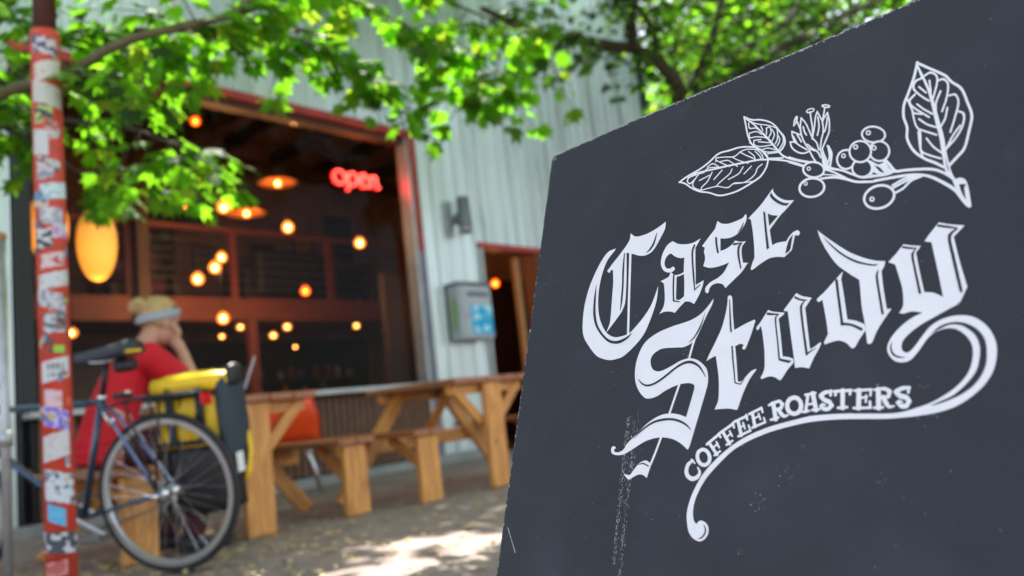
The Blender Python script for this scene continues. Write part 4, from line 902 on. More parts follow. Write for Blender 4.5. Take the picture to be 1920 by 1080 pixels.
def tree(name, loc, label, trunk, branches, seed, twigs_per_m, size, n_single, twig_len=.5, bias=0, droop=.35, extra=None, bark='bark', prune=None):
    rn = random.Random(seed); root = empty(name, loc, label=label, cat='tree'); O = Vector(loc)
    tube('trunk', [Vector(p) - O for p, _ in trunk], [r_ for _, r_ in trunk], M['bark'], root, 14)
    L = []; twb = bmesh.new()
    for pts, r0, r1, dens, mt in branches:
        P = cat_rom(pts, 6); n = len(P); P = [p + Vector([noise.noise(p * 3 + Vector((s_, 0, 0))) * .03 for s_ in (0, 7, 13)]) for p in P]
        tube('branch', [p - O for p in P], [r0 + (r1 - r0) * i / (n - 1) for i in range(n)], M[mt], root, 10)
        tot = sum((b_ - a).length for a, b_ in zip(P, P[1:]))
        for k_ in range(int(tot * twigs_per_m * dens)):
            i = rn.randrange(n - 1); p = P[i].lerp(P[i + 1], rn.random()); t = (P[i + 1] - P[i]).normalized(); sd_ = Vector((rn.uniform(-1, 1), rn.uniform(-1, 1), rn.uniform(-.45, .35))).normalized()
            d = (t * .6 + sd_).normalized(); ln = twig_len * rn.uniform(.4, 1.15); q = [p]; 
            for s_ in range(4): d = (d + Vector((rn.uniform(-.2, .2), rn.uniform(-.2, .2), -.10))).normalized(); q.append(q[-1] + d * ln / 4)
            tube_bm([v - O for v in q], [.004, .0035, .003, .002, .0015], 4, twb)
            for s_ in range(1, 5):
                for sg in (-1, 1):
                    if rn.random() < .86:
                        dd = (q[s_] - q[s_ - 1]).normalized(); sdv = dd.cross(Vector((0, 0, 1))).normalized() * sg; L.append((place(rn, q[s_] + sdv * .03, sdv * .9 + dd * .7, size * rn.uniform(.5, 1.2), droop), pick(rn, bias)))
            L.append((place(rn, q[-1], d, size * rn.uniform(.8, 1.2), droop), pick(rn, bias)))
    if prune: L = [q_ for q_ in L if not prune(q_[0].translation)]
    if extra: L += extra(rn)
    o = obj('twigs', twb, M['bark'], root); o['kind'] = 'stuff'
    build_leaves('foliage', L, root, n_single); return len(L)
# near maple: its trunk stands just outside the left edge
def canopy(rn):
    """unseen crown, filled out for shade, above and behind the viewer; openings shaped to let the sun through to the patio and to the low sprays"""
    out = []
    def sun_gap(p):
        for (gx, gy, gz, r_, k_) in ((2.35, 2.5, 0, .36, .95), (1.85, 2.35, 0, .20, .9), (2.75, 2.2, 0, .22, .9), (2.2, 3.0, 0, .12, .8), (1.75, 3.45, 2.0, .62, .85), (2.6, 3.1, 2.3, .55, .8), (3.3, 2.8, 2.5, .4, .8)):
            q = p - sv * ((p.z - gz) / sv.z)
            if math.hypot(q.x - gx, q.y - gy) < r_ * (1 + .5 * noise.noise(q * 5)) and rn.random() < k_: return True
        return False
    for i in range(9000):
        a = rn.uniform(0, 6.28); r_ = 3.9 * math.sqrt(rn.random()); p = Vector((3.1 + r_ * math.cos(a), 2.4 + r_ * math.sin(a), 4.0 + 2.2 * rn.random()))
        if noise.noise(Vector((p.x * .9, p.y * .9, 3))) < -.40 or inframe(p) or p.y > 5.6 or sun_gap(p): continue
        out.append((place(rn, p, Vector((math.cos(a), math.sin(a), 0)), .17 * rn.uniform(.7, 1.2), .3), pick(rn, 1)))
    for i in range(3800):  # more unseen leaves, added to shade the ground by the tables
        p = Vector((rn.uniform(3.6, 8.6), rn.uniform(4.0, 6.1), rn.uniform(5.2, 6.8)))
        if not inframe(p) and not sun_gap(p): out.append((place(rn, p, Vector((rn.uniform(-1, 1), rn.uniform(-1, 1), 0)), .17 * rn.uniform(.7, 1.2), .3), pick(rn, 1)))
    return out
B1 = [(.46, 4.74, 1.71), (.68, 4.14, 1.87), (.99, 3.46, 1.99), (1.12, 3.16, 1.99), (1.28, 2.95, 2.09), (1.45, 2.89, 2.18), (1.63, 2.83, 2.27), (1.82, 2.72, 2.43)]
B2 = [(.68, 4.14, 1.87), (.95, 4.22, 2.22), (1.2, 4.2, 2.39), (1.35, 3.86, 2.48), (1.5, 3.68, 2.49), (1.72, 3.44, 2.46), (2.03, 3.24, 2.49), (2.33, 3.06, 2.45)]
B3 = [(.68, 4.14, 1.87), (1.04, 4.45, 2.12), (1.24, 4.36, 2.19), (1.47, 3.96, 2.13), (1.62, 3.66, 2.02), (1.74, 3.4, 1.84), (1.85, 3.17, 1.65)]
B4 = [(1.24, 4.36, 2.19), (1.46, 4.29, 2.06), (1.59, 4.31, 1.99), (1.7, 4.19, 1.96), (1.83, 4.06, 1.88)]
B5 = [(2.03, 3.24, 2.49), (2.3, 3.11, 2.38), (2.52, 3.03, 2.26), (2.72, 2.99, 2.1)]
B6 = [(1.63, 2.83, 2.27), (2.4, 3.21, 2.77), (2.77, 2.98, 2.6), (3.02, 2.89, 2.42), (3.21, 2.86, 2.26)]
B7 = [(2.4, 3.21, 2.77), (2.84, 2.87, 2.76), (3.21, 2.64, 2.59), (3.49, 2.5, 2.51)]
n1 = tree('maple_tree', (.25, 5.0, 0), 'near maple whose bright green sprays hang across the top left of the big window',
     [((.25, 5.0, -.05), .11), ((.27, 4.98, .9), .09), ((.46, 4.74, 1.71), .06), ((.8, 4.1, 2.6), .05), ((1.3, 2.8, 3.6), .04), ((1.6, 1.2, 4.6), .02)],
     [(B1, .024, .014, .75, 'barkpale'), (B2, .026, .010, 1.5, 'bark'), (B3, .016, .004, .85, 'bark'), (B4, .010, .004, .7, 'bark'), (B5, .008, .003, 1.3, 'bark'), (B6, .012, .003, 1.2, 'bark'), (B7, .010, .003, 1.0, 'bark')],
     21, 14, .136, 300, .42, extra=canopy, prune=lambda p: (p.x > 2.1 and p.z < 1.98) or (p.x > 1.5 and p.z < 1.60) or p.z < 1.52)
RB = [(7.93, 4.07, 3.67), (7.57, 4.1, 4.03), (7.08, 4.19, 4.11), (6.3, 4.32, 4.04), (5.6, 4.36, 3.98), (5.0, 4.38, 4.0)]
RC = [(7.95, 4.06, 3.6), (8.17, 3.78, 3.77), (8.46, 3.4, 3.99), (9.01, 2.7, 4.37), (9.56, 2.02, 4.63)]
RD = [(7.93, 4.07, 3.67), (8.09, 3.77, 4.23), (8.16, 3.58, 4.74), (8.26, 3.37, 5.19)]
RE = [(7.57, 4.1, 4.03), (7.45, 4.13, 4.51), (6.94, 4.18, 4.86), (6.2, 4.1, 5.1)]
RF = [(8.17, 3.78, 3.77), (8.5, 3.7, 4.2), (8.9, 3.2, 4.5), (9.3, 3.0, 5.0)]
RG = [(7.08, 4.19, 4.11), (6.8, 3.9, 4.35), (6.5, 3.7, 4.45), (6.1, 3.5, 4.7)]
n2 = tree('gnarled_tree', (8.05, 4.4, 0), 'dark gnarled tree rising behind the top edge of the black sign board',
     [((8.05, 4.4, -.05), .17), ((8.05, 4.34, 1.83), .13), ((7.96, 4.13, 3.25), .11), ((7.93, 4.07, 3.67), .095)],
     [(RB, .085, .025, .8, 'bark'), (RC, .095, .035, 1.2, 'bark'), (RD, .07, .025, 1.3, 'bark'), (RE, .05, .02, 1.3, 'bark'), (RF, .05, .02, 1.2, 'bark'), (RG, .045, .015, 1.2, 'bark')], 5, 26, .12, 0, .65, bias=1)
def crown(c, s, n, size):
    def f(rn):
        out = []; cl = [Vector((c[0] + rn.gauss(0, s[0] * .5), c[1] + rn.gauss(0, s[1] * .5), c[2] + rn.gauss(0, s[2] * .45))) for _ in range(26)]
        for i in range(n):
            q = rn.choice(cl); p = q + Vector((rn.gauss(0, .55), rn.gauss(0, .55), rn.gauss(0, .35))); out.append((place(rn, p, Vector((rn.uniform(-1, 1), rn.uniform(-1, 1), 0)), size * rn.uniform(.7, 1.3), .3), pick(rn, 1)))
        return out
    return f
def far_tree(name, x, y, h_, s, n, size, label, seed):
    return tree(name, (x, y, 0), label, [((x, y, -.05), .22), ((x + .1, y, h_ * .4), .17), ((x, y + .1, h_ * .75), .09)],
         [([(x + .1, y, h_ * .4), (x + s * .3, y + .4, h_ * .62), (x + s * .6, y + .8, h_ * .8)], .09, .03, .3, 'bark'), ([(x + .05, y, h_ * .5), (x - s * .3, y - .4, h_ * .7), (x - s * .55, y - .9, h_ * .85)], .09, .03, .3, 'bark')],
         seed, 4, size, 0, .8, extra=crown((x, y, h_ * .78), (s, s, h_ * .2), n, size))
far_tree('broadleaf_tree', 13.0, 4.9, 8.6, 2.1, 5200, .20, 'tall leafy tree beyond the corner of the corrugated building', 31)
far_tree('broadleaf_tree', 15.2, 2.2, 9.2, 2.4, 4200, .22, 'leafy tree farthest behind the upper edge of the black sign board', 32)
far_tree('broadleaf_tree', 15.5, 8.4, 9.6, 2.4, 3000, .24, 'leafy tree rising behind the green corner post of the corrugated wall', 33)
# a plain grey neighbour building beyond the corner
gb = empty('grey_building', (18, 6, 0), label='plain grey building glimpsed between branches beyond the corrugated wall corner', cat='building')
obj('wall', box_bm(.3, 14, 7.0), M['wallgrey'], gb, loc=(0, -3, 3.5)); obj('wall', box_bm(9, .3, 7.0), M['wallgrey'], gb, loc=(4.652, 4.15, 3.5)); obj('roof', box_bm(9.6, 14.6, .2), M['boxdark'], gb, loc=(4.4, -3, 7.102))
for y in (-7, -4.5, -2, .5, 3):
    f = obj('window', box_bm(.08, 1.1, 1.3), M['white'], gb, loc=(-.165, y, 4.9)); obj('pane', box_bm(.02, .95, 1.15), M['dark'], f, loc=(-.042, 0, 0))

# ------------------------------------------------------------------ the black sign board
LOGO = """C W 0 P 1287,-1631* 1168,-1652 1060,-1774 952,-1989 896,-2213 890,-2418 924,-2605 1033,-2751 1168,-2877 1329,-2938 1441,-2942 1548,-2918 1696,-2816 1802,-2703 1882,-2522 1927,-2364 1933,-2208* 1895,-2325 1846,-2431 1759,-2539 1668,-2623 1594,-2677 1495,-2696 1391,-2692 1290,-2641 1203,-2543 1129,-2394 1095,-2213 1094,-2035 1128,-1862 1180,-1746 1273,-1654
C D 3 P 1045,-2007* 1030,-2201 1045,-2380 1103,-2528 1218,-2664 1335,-2748 1462,-2773 1571,-2739 1644,-2676* 1538,-2723 1417,-2739 1308,-2702 1201,-2611 1120,-2496 1075,-2350 1058,-2189
C W 1 P 1488,-1496* 1557,-1550 1642,-1564 1764,-1554 1882,-1519 1973,-1480* 1965,-1570 1914,-1662 1862,-1744 1807,-1797 1729,-1817 1645,-1802 1559,-1764 1453,-1722* 1477,-1936 1492,-2113 1498,-2320 1463,-2416* 1370,-2519 1267,-2624* 1303,-2525 1308,-2424 1302,-2216 1297,-2040 1275,-1893* 1248,-1887 1225,-1915 1190,-1884 1216,-1859 1245,-1824* 1362,-1715 1458,-1612 1485,-1564*
C D 3 S 1417,-1724,1431,-1729 1416,-1923,1442,-1929 1430,-2101,1455,-2107 1433,-2273,1458,-2280 1438,-2396,1446,-2398
C W 2 S 1494,-1735,1526,-1743 1510,-1943,1542,-1950 1530,-2223,1561,-2230 1566,-2707,1597,-2712
C D 3 S 1859,-1584,1866,-1588 1822,-1687,1845,-1701 1783,-1745,1803,-1763 1738,-1787,1744,-1793
a W 0 P 2085,-1738* 2155,-1784 2251,-1812 2343,-1818 2435,-1791* 2399,-1848 2376,-1884* 2386,-2033 2398,-2164 2406,-2293* 2499,-2261* 2490,-2318 2452,-2412 2401,-2493* 2341,-2458 2274,-2446* 2268,-2266 2249,-2101 2246,-1961* 2186,-1952 2118,-1915 2068,-1875 2016,-1900 1994,-1954 2006,-2007 2043,-2040 2085,-2041 2108,-2029 2135,-2060 2113,-2085 2056,-2086 1990,-2049 1948,-1969 1955,-1869 2002,-1778 2057,-1743
a W 1 P 1961,-2164* 2060,-2135 2084,-2085* 2135,-2129 2200,-2136 2254,-2121* 2256,-2143* 2202,-2156 2168,-2157 2168,-2247 2176,-2406* 2221,-2417 2277,-2388* 2282,-2456* 2227,-2497 2173,-2548* 2120,-2526 2044,-2514 1976,-2528* 2021,-2462 2033,-2383 2020,-2267 2003,-2198
a D 3 S 2354,-1846,2375,-1857 2333,-1913,2355,-1921 2346,-2057,2367,-2061 2366,-2191,2387,-2193 2394,-2355,2403,-2333* 2464,-2303,2457,-2296
a D 3 S 2118,-2131,2138,-2135 2123,-2270,2143,-2274 2139,-2422,2157,-2411* 2225,-2445,2226,-2435
s W 0 P 2626,-1648* 2680,-1690 2758,-1712 2858,-1705 2920,-1690 2947,-1660 2960,-1693 2952,-1746 2915,-1808 2864,-1850 2798,-1870 2731,-1866 2671,-1850* 2678,-1987* 2737,-1982 2802,-1954 2842,-1916* 2901,-1943 2963,-1953* 2922,-1998 2919,-2075 2938,-2171* 2990,-2183* 2929,-2261 2835,-2333 2756,-2393* 2721,-2348 2661,-2325 2602,-2332 2573,-2361 2560,-2405 2534,-2400 2522,-2371 2531,-2337 2583,-2297 2667,-2268 2731,-2222 2785,-2130* 2727,-2144 2644,-2150 2557,-2141 2486,-2108* 2502,-2027 2483,-1942 2492,-1911 2455,-1883* 2604,-1727*
s D 3 S 2610,-1830,2633,-1834 2620,-1911,2642,-1914 2641,-1998,2663,-2000
s D 3 S 2927,-1745,2933,-1749 2901,-1793,2915,-1803 2871,-1836,2877,-1841
s D 3 S 2832,-1965,2827,-1941 2901,-1967,2927,-1957* 2875,-1991,2898,-2004 2875,-2081,2898,-2085 2910,-2223,2924,-2224
e W 0 P 3236,-1467* 3246,-1508 3289,-1568 3354,-1623 3409,-1645 3458,-1657* 3374,-1732 3312,-1784 3213,-1896* 3226,-1977 3243,-2063* 3281,-2052 3326,-2051 3384,-2057* 3414,-2015 3449,-1984 3471,-1978 3493,-1972 3517,-1997 3510,-2026 3489,-2025 3471,-2013* 3459,-2070 3442,-2155* 3408,-2182 3368,-2210* 3283,-2189 3211,-2190 3129,-2221 3069,-2253 3037,-2267 3023,-2257* 3039,-2197 3060,-2147* 3053,-2026 3034,-1873 3008,-1734* 2980,-1717* 2999,-1699 3112,-1606
e D 3 P 3190,-1723* 3238,-1752 3298,-1773* 3208,-1855*
e D 3 P 3140,-1685* 3162,-1703* 3185,-1893 3213,-2084* 3188,-2093* 3162,-1887
e D 3 P 3221,-1508* 3247,-1556 3299,-1613 3355,-1655 3411,-1674* 3385,-1694* 3337,-1674 3272,-1624 3219,-1561 3206,-1524
e D 3 P 3451,-2006* 3437,-2083 3425,-2151 3377,-2182* 3393,-2108 3415,-2046
S W 0 P 2625,-2478* 2554,-2557 2472,-2619 2353,-2661 2140,-2690 1958,-2734 1813,-2816 1739,-2949 1715,-3088 1733,-3214 1785,-3311 1859,-3385 1917,-3405 2017,-3391 2138,-3335 2276,-3296 2396,-3293 2457,-3316* 2459,-3357 2385,-3620* 2298,-3589 2193,-3572 2070,-3586 1931,-3650 1811,-3746 1689,-3843 1656,-3893 1602,-3921 1543,-3919 1525,-3896 1549,-3882 1533,-3863 1498,-3866 1488,-3895 1506,-3933 1567,-3951 1662,-3945 1770,-3897 1929,-3824 2088,-3798 2229,-3815 2335,-3861 2423,-3926* 2441,-3899* 2600,-3355 2608,-3271 2590,-3184 2537,-3120 2466,-3071 2379,-3047 2276,-3060 2173,-3100 2067,-3134 1994,-3134 1935,-3097 1908,-3016 1931,-2957 1993,-2919 2066,-2905 2212,-2916 2318,-2923 2420,-2884 2460,-2837* 2558,-2634 2616,-2530
S W 1 S 2431,-2825,2453,-2834 2396,-2938,2418,-2946 2367,-3051,2389,-3058
S W 1 S 2276,-3281,2298,-3290 2223,-3434,2245,-3442 2175,-3577,2197,-3584
S W 1 S 2100,-3786,2122,-3794 2038,-3946,2060,-3954 1974,-4089,1996,-4097
S D 3 P 2546,-2579* 2513,-2672 2480,-2742 2425,-2832 2355,-2890* 2410,-2865 2454,-2821 2504,-2731
S D 3 S 1765,-3195,1769,-3192 1822,-3252,1831,-3240 1896,-3281,1894,-3260 1992,-3266,1980,-3247 2099,-3216,2084,-3198 2235,-3135,2221,-3117 2335,-3099,2325,-3075 2414,-3105,2419,-3078 2497,-3151,2512,-3139 2581,-3253,2585,-3251
S D 3 S 1770,-3797,1766,-3794 1871,-3725,1857,-3713 1992,-3662,1980,-3644 2113,-3640,2106,-3617 2231,-3643,2233,-3621 2332,-3673,2342,-3654 2402,-3710,2413,-3700 2446,-3746,2450,-3743
S W 2 P 1972,-4179* 1925,-4151 1870,-4146 1799,-4171 1755,-4192 1715,-4170 1683,-4134* 1718,-4145 1760,-4149 1793,-4114 1843,-4058 1894,-4024 1947,-4014 1988,-4030* 2009,-4061* 1979,-4158
S D 3 S 1860,-4054,1857,-4049 1914,-4048,1914,-4034 1980,-4073,1986,-4062
t W 0 P 2809,-2478 2786,-2489 2784,-2555 2766,-2671 2727,-2806 2656,-2949 2608,-3035 2579,-3099* 2623,-3078 2681,-3058* 2698,-3138 2721,-3254 2732,-3379 2729,-3489 2695,-3569* 2752,-3569 2839,-3571 2901,-3583 2932,-3589* 2948,-3549 2986,-3445 3048,-3321 3114,-3241* 3110,-3232* 3057,-3251 2976,-3324 2952,-3335 2927,-3325* 2911,-3174 2886,-2991* 2938,-2977 2969,-2985 2976,-2999 2961,-3012 2975,-3036 2995,-3033* 3046,-2911 3090,-2776* 3078,-2766* 2993,-2789 2869,-2834* 2846,-2649 2833,-2504
t D 3 S 2804,-2521,2812,-2522 2810,-2643,2825,-2645 2819,-2762,2837,-2764 2829,-2844,2847,-2845
t D 3 S 2847,-2990,2864,-2992 2861,-3113,2877,-3114 2879,-3227,2893,-3227 2895,-3343,2906,-3335* 2961,-3364,2956,-3352* 2996,-3316,2992,-3313
u W 0 P 3216,-2695* 3259,-2717 3312,-2732 3381,-2749* 3364,-2768 3322,-2795* 3341,-2926 3367,-3149* 3413,-3159 3467,-3181* 3470,-3217* 3415,-3274 3374,-3332 3349,-3361* 3337,-3356* 3298,-3329 3255,-3316 3203,-3321 3169,-3331 3157,-3318* 3185,-3265 3196,-3217* 3188,-3070 3166,-2917 3149,-2841* 3136,-2841 3129,-2865 3111,-2871 3100,-2853 3110,-2833 3136,-2807*
u W 1 P 3490,-2584* 3541,-2620 3591,-2639 3636,-2656* 3616,-2679 3575,-2738* 3592,-2883 3621,-3118* 3673,-3093 3713,-3067* 3722,-3080* 3689,-3142 3650,-3207 3614,-3284* 3546,-3266 3485,-3266* 3471,-3154 3444,-2974 3421,-2815 3410,-2740* 3372,-2732* 3377,-2716*
u D 3 S 3212,-2743,3214,-2719 3277,-2755,3277,-2738 3324,-2760,3324,-2750
u D 3 S 3320,-2754,3324,-2758 3287,-2778,3301,-2785 3290,-2853,3304,-2854 3310,-3004,3324,-3005 3328,-3173,3344,-3173
u D 3 P 3331,-3161* 3392,-3180 3453,-3199* 3430,-3216* 3389,-3203 3338,-3184*
u D 3 S 3474,-2630,3481,-2613 3522,-2659,3527,-2642 3574,-2674,3575,-2661 3596,-2672,3596,-2668
u D 3 S 3564,-2670,3571,-2676 3527,-2715,3547,-2723 3536,-2834,3557,-2836 3558,-2999,3579,-3000 3581,-3160,3604,-3160
u D 3 S 3590,-3164,3583,-3152 3633,-3141,3626,-3130 3679,-3114,3677,-3111
d W 0 P 3686,-2022* 3742,-2083 3836,-2177 3966,-2296 4092,-2380 4190,-2428 4272,-2453* 4261,-2497 4239,-2531* 4250,-2683 4272,-2867* 4309,-2871* 4250,-2948 4189,-3039 4149,-3126 4131,-3139* 4109,-3133* 4098,-3019* 4091,-2948 4071,-2817 4060,-2646 4054,-2572* 3964,-2493 3861,-2389 3782,-2260 3721,-2132
d W 1 P 3915,-2467* 3899,-2534* 3920,-2672 3948,-2902* 4020,-2927 4090,-2967* 4098,-3019* 4048,-3087 4012,-3145 3991,-3158* 3979,-3153* 3933,-3102 3870,-3075 3793,-3083 3754,-3094* 3745,-3074* 3781,-3004* 3768,-2897 3750,-2788 3732,-2691* 3716,-2699 3697,-2706 3680,-2681 3700,-2661 3747,-2626*
d D 3 P 3735,-2095* 3836,-2217 3940,-2324 4054,-2405 4165,-2456 4216,-2465* 4189,-2475 4116,-2452 4016,-2403 3901,-2309 3809,-2203
d D 3 S 4208,-2521,4217,-2525 4191,-2566,4210,-2571 4204,-2701,4223,-2701 4229,-2901,4248,-2901
d D 3 S 3847,-2535,3871,-2537 3860,-2662,3883,-2663 3894,-2944,3917,-2944
d D 3 S 3895,-2944,3898,-2921 3979,-2967,3985,-2946 4061,-3019,4071,-2996
y W 0 P 4420,-2337* 4478,-2360 4554,-2385* 4515,-2433* 4536,-2601 4563,-2778* 4615,-2790 4658,-2813 4697,-2844* 4676,-2667 4635,-2372* 4583,-2350* 4628,-2293 4698,-2216* 4773,-2251 4880,-2290* 4799,-2366* 4829,-2577 4870,-2793* 4816,-2901* 4715,-2943 4628,-2979 4584,-2996* 4543,-2944* 4500,-2928 4455,-2920 4399,-2927 4367,-2915* 4395,-2873 4403,-2812 4398,-2711 4376,-2605 4350,-2499* 4296,-2465* 4359,-2408*
y D 3 S 4414,-2370,4417,-2352 4476,-2394,4477,-2377 4523,-2400,4524,-2393
y D 3 S 4516,-2395,4521,-2400 4479,-2440,4497,-2448 4494,-2581,4512,-2581 4521,-2780,4541,-2779
y D 3 S 4691,-2252,4694,-2233 4760,-2281,4763,-2262 4826,-2305,4828,-2293
y D 3 S 4824,-2296,4832,-2307 4758,-2347,4781,-2362 4777,-2544,4801,-2544 4816,-2823,4837,-2821
flourish W 1 P 4543,-2945* 4467,-2971 4375,-3030 4304,-3104 4269,-3173 4271,-3233 4309,-3292 4364,-3319 4431,-3312 4488,-3261 4557,-3170 4596,-3132 4645,-3106 4719,-3096 4780,-3115 4837,-3169 4873,-3242 4876,-3321 4852,-3418 4808,-3490 4734,-3560 4640,-3618 4555,-3656 4481,-3678 4372,-3704 4262,-3711 4091,-3700 3913,-3690* 3913,-3732* 4090,-3742 4261,-3750 4414,-3746 4531,-3737 4634,-3722 4737,-3691 4838,-3634 4930,-3556 4993,-3466 5024,-3372 5033,-3275 5013,-3183 4970,-3104 4905,-3042 4837,-3014 4755,-3006 4670,-3022 4594,-3063 4537,-3126 4468,-3211 4422,-3247 4390,-3236 4374,-3199 4393,-3141 4462,-3079 4541,-3031 4640,-2987 4727,-2948 4817,-2911*
flourish D 3 S 4303,-3146,4306,-3147 4288,-3187,4300,-3189 4298,-3242,4312,-3234 4341,-3279,4346,-3265 4400,-3287,4400,-3283
flourish D 3 P 4596,-3123* 4657,-3075 4731,-3055 4803,-3061 4872,-3094 4928,-3148 4962,-3221 4968,-3310 4955,-3407 4915,-3490 4853,-3560 4771,-3612 4689,-3644 4617,-3666 4565,-3673* 4638,-3645 4732,-3604 4826,-3525 4889,-3444 4916,-3359 4925,-3271 4906,-3190 4860,-3127 4802,-3084 4731,-3072 4656,-3096
flourish W 0 P 3985,-3691* 3810,-3686 3632,-3689 3476,-3714 3310,-3745 3190,-3776 3034,-3831 2899,-3901 2762,-3997 2624,-4125 2539,-4247 2480,-4373 2454,-4490 2464,-4585 2488,-4655 2536,-4703 2599,-4724 2650,-4708 2686,-4661 2689,-4612 2663,-4571 2614,-4550 2583,-4558 2565,-4580* 2540,-4564 2524,-4525 2519,-4468 2529,-4395 2564,-4307 2612,-4226 2671,-4152 2792,-4038 2901,-3950 3036,-3880 3191,-3824 3311,-3791 3476,-3759 3632,-3738 3810,-3731 3985,-3735*
flourish D 3 P 2633,-4576* 2648,-4607 2653,-4642 2631,-4678 2606,-4696 2576,-4705* 2615,-4703 2648,-4680 2668,-4641 2661,-4606
small00 W 0.52 S 2482,-4017,2499,-4036 2428,-4045,2459,-4064 2402,-4109,2444,-4112 2421,-4171,2458,-4151 2488,-4209,2493,-4169 2560,-4187,2530,-4160 2583,-4132,2555,-4131 2552,-4085,2537,-4090
small00 W 0 S 2464,-4019,2477,-4009 2504,-4056,2517,-4047
small01 W 0 C 2645,-3991,2682,-3985 2648,-4020,2686,-4027 2638,-4042,2669,-4064 2620,-4052,2632,-4084 2598,-4050,2585,-4080 2574,-4034,2545,-4054 2557,-4008,2520,-4015 2554,-3978,2515,-3971 2565,-3956,2532,-3934 2583,-3947,2571,-3913 2605,-3949,2618,-3918 2629,-3965,2658,-3945
small02 W 0.35 S 2640,-3894,2620,-3875 2766,-3806,2747,-3787
small02 W 0.52 S 2741,-3793,2760,-3786 2761,-3830,2781,-3824
small02 W 0 S 2649,-3888,2676,-3874 2731,-3989,2757,-3974
small02 W 0.17 S 2721,-3994,2707,-3979 2781,-3956,2767,-3941
small02 W 0.35 S 2710,-3921,2696,-3908 2752,-3887,2738,-3874
small02 W 0.52 S 2721,-3867,2738,-3861 2754,-3922,2771,-3915
small03 W 0 S 2768,-3800,2751,-3780 2904,-3722,2888,-3701
small03 W 0.17 S 2880,-3706,2900,-3702 2898,-3750,2918,-3745
small03 W 0.35 S 2780,-3786,2807,-3773 2857,-3898,2884,-3885
small03 W 0.52 S 2841,-3905,2828,-3889 2904,-3869,2892,-3853
small03 W 0 S 2846,-3832,2832,-3819 2884,-3804,2870,-3790
small03 W 0.17 S 2855,-3777,2871,-3771 2885,-3826,2900,-3819
small04 W 0.35 S 2911,-3707,2899,-3685 3040,-3661,3028,-3639
small04 W 0.52 S 3016,-3639,3036,-3637 3028,-3686,3048,-3683
small04 W 0 S 2928,-3688,2960,-3683 2968,-3824,3000,-3819
small04 W 0.17 S 2958,-3836,2947,-3816 3077,-3791,3066,-3772
small04 W 0.35 S 3043,-3736,3061,-3731 3065,-3786,3082,-3781
small04 W 0.52 S 2973,-3755,2964,-3741 3015,-3737,3006,-3723
small04 W 0 S 2987,-3709,3004,-3705 3010,-3766,3026,-3762
small05 W 0.17 S 3061,-3646,3049,-3625 3181,-3600,3169,-3579
small05 W 0.35 S 3164,-3584,3182,-3582 3177,-3631,3195,-3628
small05 W 0.52 S 3070,-3625,3101,-3622 3100,-3753,3131,-3750
small05 W 0 S 3093,-3767,3083,-3747 3218,-3725,3209,-3706
small05 W 0.17 S 3190,-3678,3207,-3674 3205,-3721,3223,-3717
small05 W 0.35 S 3110,-3685,3101,-3671 3159,-3664,3150,-3649
small05 W 0.52 S 3138,-3637,3154,-3634 3160,-3693,3176,-3689
small06 W 0 S 3266,-3556,3305,-3554 3293,-3702,3332,-3699
small06 W 0.17 S 3270,-3710,3263,-3688 3342,-3693,3335,-3672
small06 W 0.35 S 3249,-3581,3239,-3560 3296,-3568,3287,-3547
small06 W 0.52 S 3272,-3570,3264,-3546 3343,-3558,3351,-3530 3353,-3573,3392,-3568 3347,-3593,3371,-3617 3300,-3609,3308,-3630
small06 W 0 S 3315,-3615,3339,-3600 3353,-3668,3378,-3645 3388,-3689,3393,-3660 3427,-3677,3422,-3661
small07 W 0 C 3523,-3596,3563,-3598 3517,-3621,3553,-3641 3501,-3638,3523,-3671 3480,-3643,3481,-3681 3460,-3635,3438,-3666 3443,-3616,3407,-3631 3436,-3589,3396,-3586 3442,-3563,3406,-3543 3459,-3546,3436,-3512 3479,-3542,3479,-3503 3500,-3549,3522,-3519 3517,-3569,3552,-3555
small08 W 0.35 S 3581,-3519,3577,-3497 3672,-3511,3668,-3489
small08 W 0.52 S 3591,-3504,3617,-3509 3570,-3650,3597,-3655
small08 W 0 S 3625,-3499,3664,-3495 3657,-3649,3694,-3645
small08 W 0.17 S 3592,-3601,3589,-3582 3670,-3596,3667,-3577
small08 W 0.35 S 3556,-3661,3552,-3641 3616,-3655,3612,-3635
small08 W 0.52 S 3639,-3651,3636,-3631 3710,-3647,3707,-3627
small09 W 0 S 3791,-3488,3814,-3491 3788,-3531,3811,-3534
small09 W 0.17 S 3810,-3489,3813,-3511 3749,-3486,3762,-3518 3697,-3523,3744,-3533 3734,-3576,3757,-3550 3777,-3599,3802,-3571 3786,-3611,3830,-3620 3774,-3624,3787,-3657 3747,-3622,3733,-3652 3735,-3612,3699,-3611 3733,-3609,3727,-3586 3751,-3616,3757,-3601
small10 W 0.35 S 3831,-3513,3829,-3488 3975,-3516,3974,-3492
small10 W 0.52 S 3833,-3496,3855,-3500 3829,-3531,3851,-3536
small10 W 0 S 3955,-3497,3977,-3502 3950,-3534,3971,-3539
small10 W 0.17 S 3883,-3493,3920,-3497 3881,-3644,3917,-3647
small10 W 0.35 S 3860,-3649,3859,-3627 3938,-3649,3937,-3627
small11 W 0.52 S 3999,-3520,3998,-3498 4137,-3523,4136,-3502
small11 W 0 S 4014,-3504,4054,-3508 4009,-3654,4048,-3658
small11 W 0.17 S 3988,-3660,3988,-3639 4125,-3666,4125,-3645
small11 W 0.35 S 4119,-3511,4138,-3514 4115,-3558,4134,-3561
small11 W 0.52 S 4109,-3605,4130,-3606 4111,-3658,4132,-3658
small11 W 0 S 4040,-3580,4039,-3560 4097,-3580,4096,-3561
small11 W 0.17 S 4083,-3552,4100,-3555 4078,-3609,4095,-3611
small12 W 0.35 S 4167,-3511,4206,-3514 4167,-3666,4205,-3668
small12 W 0.52 S 4149,-3669,4148,-3648 4220,-3670,4220,-3649
